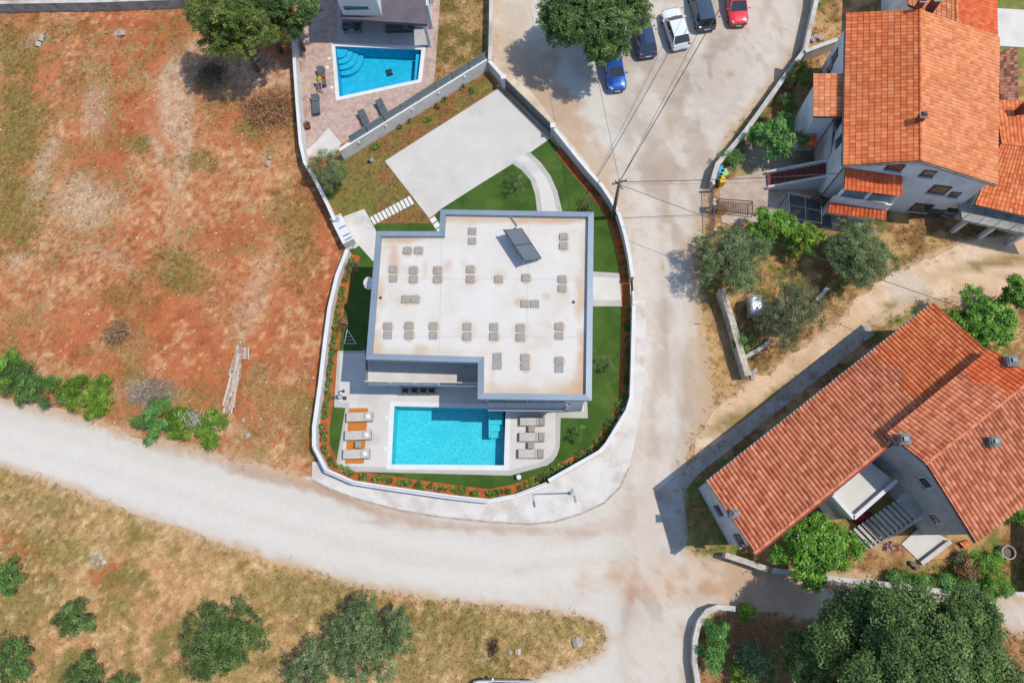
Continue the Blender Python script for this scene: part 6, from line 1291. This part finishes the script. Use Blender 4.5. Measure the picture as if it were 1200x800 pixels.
# ------------------------------------------------------------------ cars
CARG = mat('car_glass', (.012, .016, .018), (.02, .024, .026), 1, rough=.05, spec=.9, fine=0)
RIM = mat('rim', (.35, .36, .37), (.28, .29, .3), 4, rough=.35, metal=.7); LAMP = mat('headlight', (.30, .32, .33), (.22, .24, .25), 3, rough=.25, spec=.6); TAIL = mat('tail_light', (.45, .02, .02), (.35, .015, .015), 3, rough=.15, spec=.7); PLATE = mat('number_plate', (.7, .7, .68), (.62, .62, .6), 3); BLKP = mat('black_trim', (.03, .03, .032), (.04, .04, .042), 5, rough=.5)
def make_car(label, px, py, z, ax_px, L, W, Hh, col, kind='hatch', metal=.4):
    """front at +x; a lofted lower body, a glasshouse with roof panel, separate panes, lamps and wheels"""
    c = G(px, py, z); a, b = G(ax_px[0], ax_px[1]), G(ax_px[2], ax_px[3]); rz = math.atan2(b.y - a.y, b.x - a.x)
    t = thing('parked_car', label, 'car', (c.x, c.y, 0.0), 'cars parked at the road', rz)
    paint = mat('paint_' + label.split()[0], col, tuple(v * .93 for v in col), .8, rough=.28, metal=metal, spec=.6, coat=.8, fine=.02)
    hl, w = L / 2, W / 2; belt = Hh * .62
    wag = kind == 'wagon'
    # stations x, half width, bonnet/boot height, bottom
    st = [(-hl, .80, .50, .42), (-hl + .04, .90, .62, .30), (-hl + .16, .965, belt * .92, .24), (-hl + .6, 1.0, belt, .2), (-.3, 1.0, belt, .19), (hl * .34, 1.0, belt, .19), (hl * .50, .985, belt * .985, .2), (hl * .78, .955, belt * .90, .22), (hl - .14, .86, belt * .78, .26), (hl - .03, .76, .56, .32), (hl, .68, .48, .40)]
    mb = MB(); vv = []; prof = [(-.86, 0), (-1, .25), (-1.0, .6), (-.95, .88), (-.80, 1.0), (-.35, 1.035), (.35, 1.035), (.80, 1.0), (.95, .88), (1.0, .6), (1, .25), (.86, 0)]; n = len(prof)
    for x, ww, zt, zb in st:
        for u, v in prof: vv.append((x, u * ww * w, zb + v * (zt - zb)))
    fs = [(i * n + j, i * n + (j + 1) % n, (i + 1) * n + (j + 1) % n, (i + 1) * n + j) for i in range(len(st) - 1) for j in range(n)] + [tuple(range(n))[::-1], tuple((len(st) - 1) * n + j for j in range(n))]
    fs = [f[::-1] for f in fs]
    # glasshouse
    xb0, xr0, xr1, xb1 = (-hl + .12, -hl + .42, hl * .10, hl * .46) if wag else (-hl + .22, -hl + .68, hl * .08, hl * .45)
    wb, wr = w * .90, w * .74; zb_, zr = belt - .01, Hh
    xm = (xr0 + xr1) / 2
    G0 = [(xb0, -wb, zb_), (xb1, -wb, zb_), (xb1, wb, zb_), (xb0, wb, zb_)]; G1 = [(xr0, -wr, zr - .05), (xr1, -wr, zr - .06), (xr1, wr, zr - .06), (xr0, wr, zr - .05)]
    mb.add(vv, fs); mb.add(G0 + G1, [(0, 1, 5, 4), (1, 2, 6, 5), (2, 3, 7, 6), (3, 0, 4, 7), (4, 5, 6, 7)])
    bd = build('body', mb, paint, t, local=True, smooth=True)
    m_ = bd.modifiers.new('e', 'EDGE_SPLIT'); m_.split_angle = math.radians(38)
    rp = MB(); k = 5; rv = []
    for i in range(k + 1):
        x = xr0 - .03 + (xr1 + .04 - xr0) * i / k
        for j in range(k + 1): y = -wr * .98 + 2 * wr * .98 * j / k; rv.append((x, y, zr - .05 + .06 * (1 - (2 * j / k - 1) ** 2 * .8) * (1 - (2 * i / k - 1) ** 2 * .5)))
    rp.add(rv, [(i * (k + 1) + j, (i + 1) * (k + 1) + j, (i + 1) * (k + 1) + j + 1, i * (k + 1) + j + 1) for i in range(k) for j in range(k)]); o = build('roof_panel', rp, paint, t, local=True, smooth=True)
    def pane(name, q, out, shrink=.1):
        q = [Vector(p) for p in q]; ctr = sum(q, Vector()) / 4; q = [p.lerp(ctr, shrink) + out * .012 for p in q]; pb = MB(); nr = (q[1] - q[0]).cross(q[2] - q[0]).normalized(); nr = nr if nr.dot(out) > 0 else -nr
        f = [(0, 1, 2, 3), (7, 6, 5, 4), (0, 4, 5, 1), (1, 5, 6, 2), (2, 6, 7, 3), (3, 7, 4, 0)]
        pb.add([p + nr * .006 for p in q] + [p - nr * .01 for p in q], f); build(name, pb, CARG, t, local=True)
    pane('windshield', [G0[1], G0[2], G1[2], G1[1]], Vector((.7, 0, .7)), .07); pane('rear_window', [G0[3], G0[0], G1[0], G1[3]], Vector((-.8, 0, .6)), .10)
    def at(s, x, f): # point on glasshouse side s, at fraction f up
        z0 = Vector((x, s * wb, zb_)); xt = xr0 + (x - xb0) / (xb1 - xb0) * (xr1 - xr0); return z0.lerp(Vector((xt, s * wr, zr - .05)), f)
    for s in (-1, 1):
        for xa, xc in ((xb0 + .12, xb0 + (xb1 - xb0) * .46), (xb0 + (xb1 - xb0) * .49, xb1 - .12)): pane('side_window', [at(s, xa, .12), at(s, xc, .12), at(s, xc, .88), at(s, xa, .88)], Vector((0, s * .9, .4)), .02)
        build('mirror', MB().box((xb1 - .28, s * (w + .09), belt + .04), (.13, .17, .11)), paint, t, local=True, bevel=.02)
        build('headlight', MB().box((hl - .20, s * w * .66, belt * .80), (.30, .16, .08), -s * .6), LAMP, t, local=True, bevel=.02)
        build('tail_light', MB().box((-hl + .13, s * w * .74, belt * .88), (.10, .26, .16), s * .25), TAIL, t, local=True, bevel=.02)
        for x in (-hl + .78, hl - .82):
            wh = build('wheel', MB().tube([(x, s * (w - .20), .31), (x, s * (w + .005), .31)], .31, 18), RUBBER, t, local=True); build('rim', MB().tube([(x, s * (w - .02), .31), (x, s * (w + .012), .31)], .20, 14), RIM, wh, local=True)
    build('front_grille', MB().box((hl - .03, 0, .52), (.08, W * .5, .14)), BLKP, t, local=True); build('rear_bumper', MB().box((-hl + .03, 0, .42), (.10, W * .84, .20)), paint if not wag else BLKP, t, local=True, bevel=.03)
    build('number_plate', MB().box((-hl - .025, 0, .55), (.02, .5, .11)), PLATE, t, local=True); build('number_plate', MB().box((hl + .018, 0, .42), (.02, .5, .11)), PLATE, t, local=True)
    build('wiper', MB().beam((xb1 + .02, -.4, belt + .03), (xb1 - .12, .25, belt + .16), .02, .015), BLKP, t, local=True)
    return t
make_car('bright blue hatchback, nose out, under the edge of the large tree', 720, 83, .6, (716,60,724,104), 4.0, 1.74, 1.5, (.02, .10, .42), 'hatch', .5)
make_car('dark blue-grey car half hidden under the large tree', 755, 42, .7, (764,80,748,8), 4.2, 1.76, 1.5, (.035, .06, .13), 'hatch', .5)
make_car('white hatchback parked in the middle of the car row', 792, 32, .7, (803,64,781,-2), 4.3, 1.80, 1.5, (.56, .57, .57), 'hatch', .0)
make_car('dark slate estate car between the white and the red car', 823, 8, .8, (833,46,814,-28), 4.55, 1.80, 1.5, (.05, .075, .11), 'wagon', .5)
make_car('bright red car, nose out, at the right end of the row', 863.5, 6, .6, (859,-30,868,38), 4.2, 1.78, 1.45, (.62, .015, .02), 'hatch', .1)
make_car('white van-like car cut by the bottom picture edge beside the dry grass island', 590, 813, .8, (640,814,540,812), 4.5, 1.8, 1.55, (.52, .55, .57), 'wagon', .0)

# ------------------------------------------------------------------ utility pole and overhead cables
u0 = G(717.8, 255, .04); PH = 6.5; t = thing('utility_pole', 'grey utility pole leaning over the curved white wall', 'utility pole', u0)
WPOLE = mat('pole_wood', S(134, 122, 112), S(112, 102, 94), 4, rough=.9, fine=.15, bump=.2)
build('pole', MB().tube([u0, u0 + Vector((0, 0, 3)), u0 + Vector((0, 0, PH))], [.17, .145, .11], 12), WPOLE, t, smooth=True)
build('crossarm', MB().beam(u0 + Vector((-.55, -.15, PH - .35)), u0 + Vector((.55, .15, PH - .35)), .09, .11), WPOLE, t); build('crossarm', MB().beam(u0 + Vector((-.3, .35, PH - .75)), u0 + Vector((.3, -.35, PH - .75)), .08, .08), DARKM, t)
for k in (-.5, -.2, .2, .5): build('insulator', MB().disc((u0.x + k, u0.y + k * .27), .05, PH - .29, PH - .12, 8), DARKM, t)
build('meter_box', MB().box(u0 + Vector((.22, .05, .9)), (.22, .3, .5)), mat('red_box', S(190, 60, 70), S(170, 50, 60), 4), t)
top = u0 + Vector((0, 0, PH - .3))
def cable(px, py, z, dz, sag, r, label, start=None):
    a = (start or top) + Vector((0, 0, dz)); b = G(px, py, z); pts = [a.lerp(b, k / 24) - Vector((0, 0, sag * 4 * (k / 24) * (1 - k / 24))) for k in range(25)]
    t = thing('overhead_cable', label, 'cable', (a.x, a.y, a.z), 'overhead cables'); build('wire', MB().tube(pts, r, 5), BLKP, t)
cable(872, -40, 6.8, .1, .35, .035, 'thick overhead cable from the pole to the parked estate car side')
cable(858, -40, 6.8, 0, .4, .018, 'thin overhead wire running beside the thick cable')
cable(672, -60, 6.8, 0, .4, .015, 'thin overhead wire from the pole over the large tree')
cable(986, 203, 6.2, .05, .25, .028, 'overhead cable from the pole straight to the gable house')
cable(1260, 405, 7.2, -.35, .4, .022, 'overhead cable from the pole across the right garden')
cable(1040, 206, 6.0, -.3, .4, .010, 'faint overhead wire just below the straight house cable')
# ------------------------------------------------------------------ field details: planks, brush, rubble, dry grass
a, b = G(281, 410, .2), G(266, 486, .2); d = (b - a).to_2d(); ln = d.length; du = d.normalized(); dv_ = Vector((-du.y, du.x)); ra = math.atan2(du.y, du.x)
t = thing('plank_pile', 'long pile of weathered pale planks lying in the red field', 'planks', ((a.x + b.x) / 2, (a.y + b.y) / 2, -.02))
PLK = [mat('plank_a', S(214, 194, 176), S(186, 166, 150), 6, fine=.2), mat('plank_b', S(196, 166, 148), S(160, 130, 112), 6, fine=.2), mat('plank_c', S(224, 212, 200), S(200, 186, 172), 6, fine=.15)]
for i in range(30):
    s = random.uniform(.12, .88); w = random.uniform(-.45, .45) * (1 - .3 * s); L_p = random.uniform(1.4, 3.4); z = .06 + .05 * (i // 6); q = a.to_2d() + d * s + dv_ * w
    z += .02 * random.random(); build('plank', MB().box((q.x, q.y, z), (min(L_p, ln * .9), random.uniform(.10, .2), .045), ra + random.gauss(0, .07)), PLK[i % 3], t)
t = thing('broken_pallet', 'broken wooden pallet at the upper end of the plank pile', 'pallet', G(287, 416, 0))
for k in range(6): q = G(283 + k * 1.7, 414, .1); build('slat', MB().box((q.x, q.y, .14), (.09, 1.0, .03), .1), PLK[k % 3], t)
for k in (-.4, .4): q = G(287.5, 414, .1); build('bearer', MB().box((q.x, q.y + k, .07), (1.0, .09, .1), .1), PLK[1], t)
def twigs(name, label, px, py, rx, ry, h, n, cols, seed, cat='brushwood'):
    r = np.random.default_rng(seed); p = G(px, py, .2); t = thing(name, label, cat, (p.x, p.y, -.02)); c = np.stack([r.normal(0, rx * .5, n), r.normal(0, ry * .5, n), np.abs(r.normal(0, h * .45, n)) + .05], -1)
    d = r.normal(size=(n, 3)); d[:, 2] *= .35; d /= np.linalg.norm(d, axis=1, keepdims=True); l = (.25 + .6 * r.random((n, 1))); s = np.cross(d, r.normal(size=(n, 3))); s /= np.linalg.norm(s, axis=1, keepdims=True); s *= .018
    v = np.stack([c - d * l / 2 - s, c - d * l / 2 + s, c + d * l / 2 + s * .5, c + d * l / 2 - s * .5], 1).reshape(-1, 3); v[:, 2] = np.maximum(v[:, 2], .01); cc = np.array(cols)[r.integers(0, len(cols), n)]; cc = np.repeat(cc * (.7 + .6 * r.random((n, 1))), 4, 0)
    o = build('twigs', npmesh('twigs', v, np.arange(len(v)).reshape(-1, 4), cc), DRYLEAF, t, local=True); o['kind'] = 'stuff'; TRI[0] += 2 * n
DRYC = [S(196, 160, 116), S(160, 120, 84), S(214, 186, 146), S(120, 90, 66)]
twigs('brush_pile', 'round heap of dry brushwood in the middle of the red field', 137, 391, 1.0, .9, .6, 900, DRYC, 1)
twigs('brush_pile', 'large heap of dry brown brushwood in front of the field wall', 318, 128, 2.4, 1.8, .8, 3200, [S(176, 120, 84), S(196, 150, 110), S(140, 90, 62), S(210, 170, 130)], 2)
twigs('brush_pile', 'grey heap of cut twigs above the roadside bushes', 178, 460, 2.0, 1.0, .5, 1500, [S(186, 170, 156), S(160, 142, 126), S(206, 190, 170)], 3)
twigs('dead_stems', 'white dead stems lying over the lime bush at the road', 232, 494, 1.2, .7, 1.9, 340, [S(226, 220, 206), S(206, 198, 184)], 4)
twigs('dry_shrub', 'grey-green dry shrub in the shaded rubble at the field corner', 248, 88, 1.6, 1.4, .8, 1400, [S(120, 100, 76), S(150, 130, 100), S(96, 90, 60)], 5)
twigs('brush_pile', 'dark charred branch lying on the dry grass island', 578, 760, .35, .7, .25, 120, [S(70, 54, 48), S(90, 70, 60)], 6)
def rocks(name, label, spots, col, kind=None, seed=0, cat=None):
    """irregular stones: jittered octahedra with a flattened base"""
    r = np.random.default_rng(seed); n = len(spots); P = np.array(spots); base = np.array([(1, 0, 0), (0, 1, 0), (-1, 0, 0), (0, -1, 0), (.15, .1, .8), (-.1, .1, -.5), (.6, .6, .35), (-.6, .55, .4), (-.55, -.6, .35), (.6, -.55, .42)])
    F0 = np.array([(0, 6, 4), (6, 1, 4), (1, 7, 4), (7, 2, 4), (2, 8, 4), (8, 3, 4), (3, 9, 4), (9, 0, 4), (6, 0, 5), (1, 6, 5), (7, 1, 5), (2, 7, 5), (8, 2, 5), (3, 8, 5), (9, 3, 5), (0, 9, 5)])
    V_ = base[None] * (1 + .35 * (r.random((n, 10, 3)) - .5)) * P[:, None, 3:4]; a = r.random(n) * 6.28; ca, sa = np.cos(a)[:, None], np.sin(a)[:, None]
    V_ = np.stack([V_[..., 0] * ca - V_[..., 1] * sa, V_[..., 0] * sa + V_[..., 1] * ca, V_[..., 2]], -1) + P[:, None, :3]; F_ = (F0[None] + 10 * np.arange(n)[:, None, None]).reshape(-1, 3)
    cc = np.array(col)[r.integers(0, len(col), n)] * (.75 + .4 * r.random((n, 1))); return V_.reshape(-1, 3), F_, np.repeat(cc, 10, 0)
STONEC = [S(222, 208, 190), S(206, 188, 166), S(190, 168, 144), S(228, 218, 204)]
STN2 = mat('limestone', (1, 1, 1), (.85, .84, .82), 8, rough=.9, attr=True, fine=.15)
def inpoly_pts(poly, n, r, z=0):
    P = np.array([G(*p)[:2] for p in poly]); a, b = P.min(0), P.max(0); a = np.maximum(a, (-58, -16)); b = np.minimum(b, (50, 57)); q = a + (b - a) * r.random((n, 2)); k = sdist(q[:, 0], q[:, 1], [tuple(x) for x in P]) > 0; return q[k]
r = np.random.default_rng(77)
q = inpoly_pts(fieldA, 14000, r); px_, py_ = to_px(q[:, 0], q[:, 1], np.zeros(len(q)))
dens_ = .25 + 1.0 * gsample(q[:, 0], q[:, 1], w_st) + .35 * (fbm(q[:, 0] * .3, q[:, 1] * .3, 51) > .52); q = q[r.random(len(q)) < dens_]
zz = gsample(q[:, 0], q[:, 1], ZG); sz = .022 + .07 * r.random(len(q)) ** 3 + .06 * r.random(len(q)) * gsample(q[:, 0], q[:, 1], w_st) ** 2
v, f, c = rocks('', '', np.column_stack([q, zz + sz * .2, sz]), STONEC, seed=1); o = build('field_stones', npmesh('stones', v, f, c), STN2); tag(o, 'small pale limestones scattered over the red field', 'stones', kind='stuff'); TRI[0] += len(f)
for i, (x, y, s, lb) in enumerate(((143,40,.45,'pale boulder near the top of the red field'),(48,45,.4,'pale stone slab at the upper left of the field'),(45,52,.35,'smaller pale stone below the slab at the upper left'),(314,192,.35,'whitish block in the dry grass near the field wall'),(316,185,.25,'smaller whitish block near the field wall'),(118,652,.35,'white rock outcrop in the lower meadow'),(122,658,.25,'small white rock below the outcrop in the lower meadow'),(114,660,.22,'small white rock left of the outcrop in the lower meadow'),(289,510,.28,'white stone by the road right of the lime bush'),(285,492,.2,'small white stone below the plank pile'),(677,752,.45,'grey boulder at the tip of the dry grass island'),(607,763,.25,'small grey stone in the dry grass island'),(598,764,.2,'pale concrete lump in the dry grass island'),(262,58,.5,'grey rock under the yellow-green tree'),(300,70,.4,'grey rock in the rubble below the evergreen'))):
    p = G(x, y, .1); v, f, c = rocks('', '', [(0, 0, s * .25, s)], STONEC[:3] if s < .44 else [S(190, 180, 170)], seed=30 + i); t = build('boulder', npmesh('boulder', v, f, c), STN2); t.location = (p.x, p.y, float(gsample(np.array([p.x]), np.array([p.y]), ZG)[0])); tag(t, lb, 'rock', 'loose rocks on the fields')
# loose stone blocks beside the garden wall
for i, (x, y) in enumerate(((880,437),(884,435),(882,441),(952,47),(957,44),(963,46))):
    p = G(x, y, .1); t = thing('stone_block', 'loose pale building block %s' % ['at the foot of the stone garden wall, left', 'at the foot of the stone garden wall, right', 'at the foot of the stone garden wall, lowest', 'beside the short concrete wall, left', 'beside the short concrete wall, upper', 'beside the short concrete wall, right'][i], 'block', (p.x, p.y, -.03), 'loose building blocks')
    build('block', MB().box((p.x, p.y, .10), (.5, .3, .28), i * .7), CONC, t, bevel=.02); build('chipped_top', MB().box((p.x + .04, p.y, .26), (.36, .2, .05), i * .7), CONCD, t)
# dry grass and weeds (uncountable)
def tufts(name, label, q, h, cols_at, seed, blades=5):
    r = np.random.default_rng(seed); n = len(q); z = gsample(q[:, 0], q[:, 1], ZG); b = np.repeat(np.column_stack([q, z]), blades, 0); m = len(b); b[:, :2] += r.normal(0, .06, (m, 2)); hh = np.repeat(h * (.5 + r.random(n)), blades) * (.6 + .6 * r.random(m))
    a = r.random(m) * 6.283; ln = .5 + .7 * r.random(m); tip = b + np.column_stack([np.cos(a) * hh * ln, np.sin(a) * hh * ln, hh]); sd_ = np.column_stack([-np.sin(a), np.cos(a), 0 * a]) * (.012 + .02 * r.random(m))[:, None]
    v = np.stack([b - sd_, b + sd_, tip], 1).reshape(-1, 3); c = np.repeat(np.repeat(cols_at * (.75 + .55 * r.random((n, 1))), blades, 0), 3, 0)
    o = build(name, npmesh(name, v, np.arange(3 * m).reshape(-1, 3), c), DRYLEAF); tag(o, label, 'grass', kind='stuff'); TRI[0] += m
def gcol(q): return gsample(q[:, 0], q[:, 1], C)
okm = sstep(-1, -4, np.maximum(rd, pd))
q = inpoly_pts(fieldA, 60000, r); w = gsample(q[:, 0], q[:, 1], np.clip(w_straw + w_gr, 0, 1)) * gsample(q[:, 0], q[:, 1], okm); q = q[r.random(len(q)) < .06 + .8 * w ** 1.5]
tufts('dry_grass', 'dry straw and weed tufts growing over the red field', q, .16, np.clip(gcol(q) * 1.08, 0, 1), 2)
q = inpoly_pts(fieldB, 52000, r); q = q[r.random(len(q)) < .75 * gsample(q[:, 0], q[:, 1], okm)]
tufts('meadow_grass', 'dry and olive grass of the lower meadow and the road island', q, .17, np.clip(gcol(q) * 1.12, 0, 1), 3)
q = inpoly_pts([(760,-40),(1260,-40),(1260,860),(760,860)], 60000, r); px_, py_ = to_px(q[:, 0], q[:, 1], np.zeros(len(q)))
for poly in ([(880,185),(1000,180),(1300,200),(1300,-140),(985,-140),(985,100),(930,150)], [(820,570),(1090,350),(1300,440),(1300,560),(1140,650),(1060,660),(1000,640),(860,665)], [(838,205),(900,195),(1040,260),(1040,276),(840,262)]):
    k = sdist(px_, py_, poly) < 0; q, px_, py_ = q[k], px_[k], py_[k]
q = q[r.random(len(q)) < .55 * gsample(q[:, 0], q[:, 1], okm)]
tufts('garden_grass', 'dry grass and weeds in the gardens right of the road', q, .17, np.clip(gcol(q) * 1.1, 0, 1), 4)
q = np.concatenate([inpoly_pts([(514,-60),(574,-60),(568,72),(510,98)], 6000, r), inpoly_pts([(400,186),(570,84),(582,102),(453,186),(500,254),(516,266),(432,270),(404,256),(376,210)], 9000, r)])
tufts('lawn_grass', 'sparse dry lawn beside the driveway and behind the divider wall', q, .09, np.clip(gcol(q) * 1.08, 0, 1), 5)
# weeds rooting along kerbs and road edges
qs = []
for poly in (ROAD, PATH):
    W_ = dens(gpoly(poly), .35, .5, 1 if poly is ROAD else 2)
    for p in W_:
        if random.random() < .5: qs.append((p.x + random.gauss(0, .22), p.y + random.gauss(0, .22)))
q = np.array(qs); px_, py_ = to_px(q[:, 0], q[:, 1], np.zeros(len(q))); k = ~((px_ > 360) & (px_ < 760) & (py_ < 620) & (py_ > 60)) & (np.abs(q[:, 0]) < 58); q = q[k]
tufts('verge_weeds', 'straw coloured weeds rooting along the road edges', q, .2, np.clip(gcol(q) * .95 * (.6 + .5 * r.random((len(q), 1))), 0, 1), 6, 7)
print('leaf and tile triangles', TRI[0])
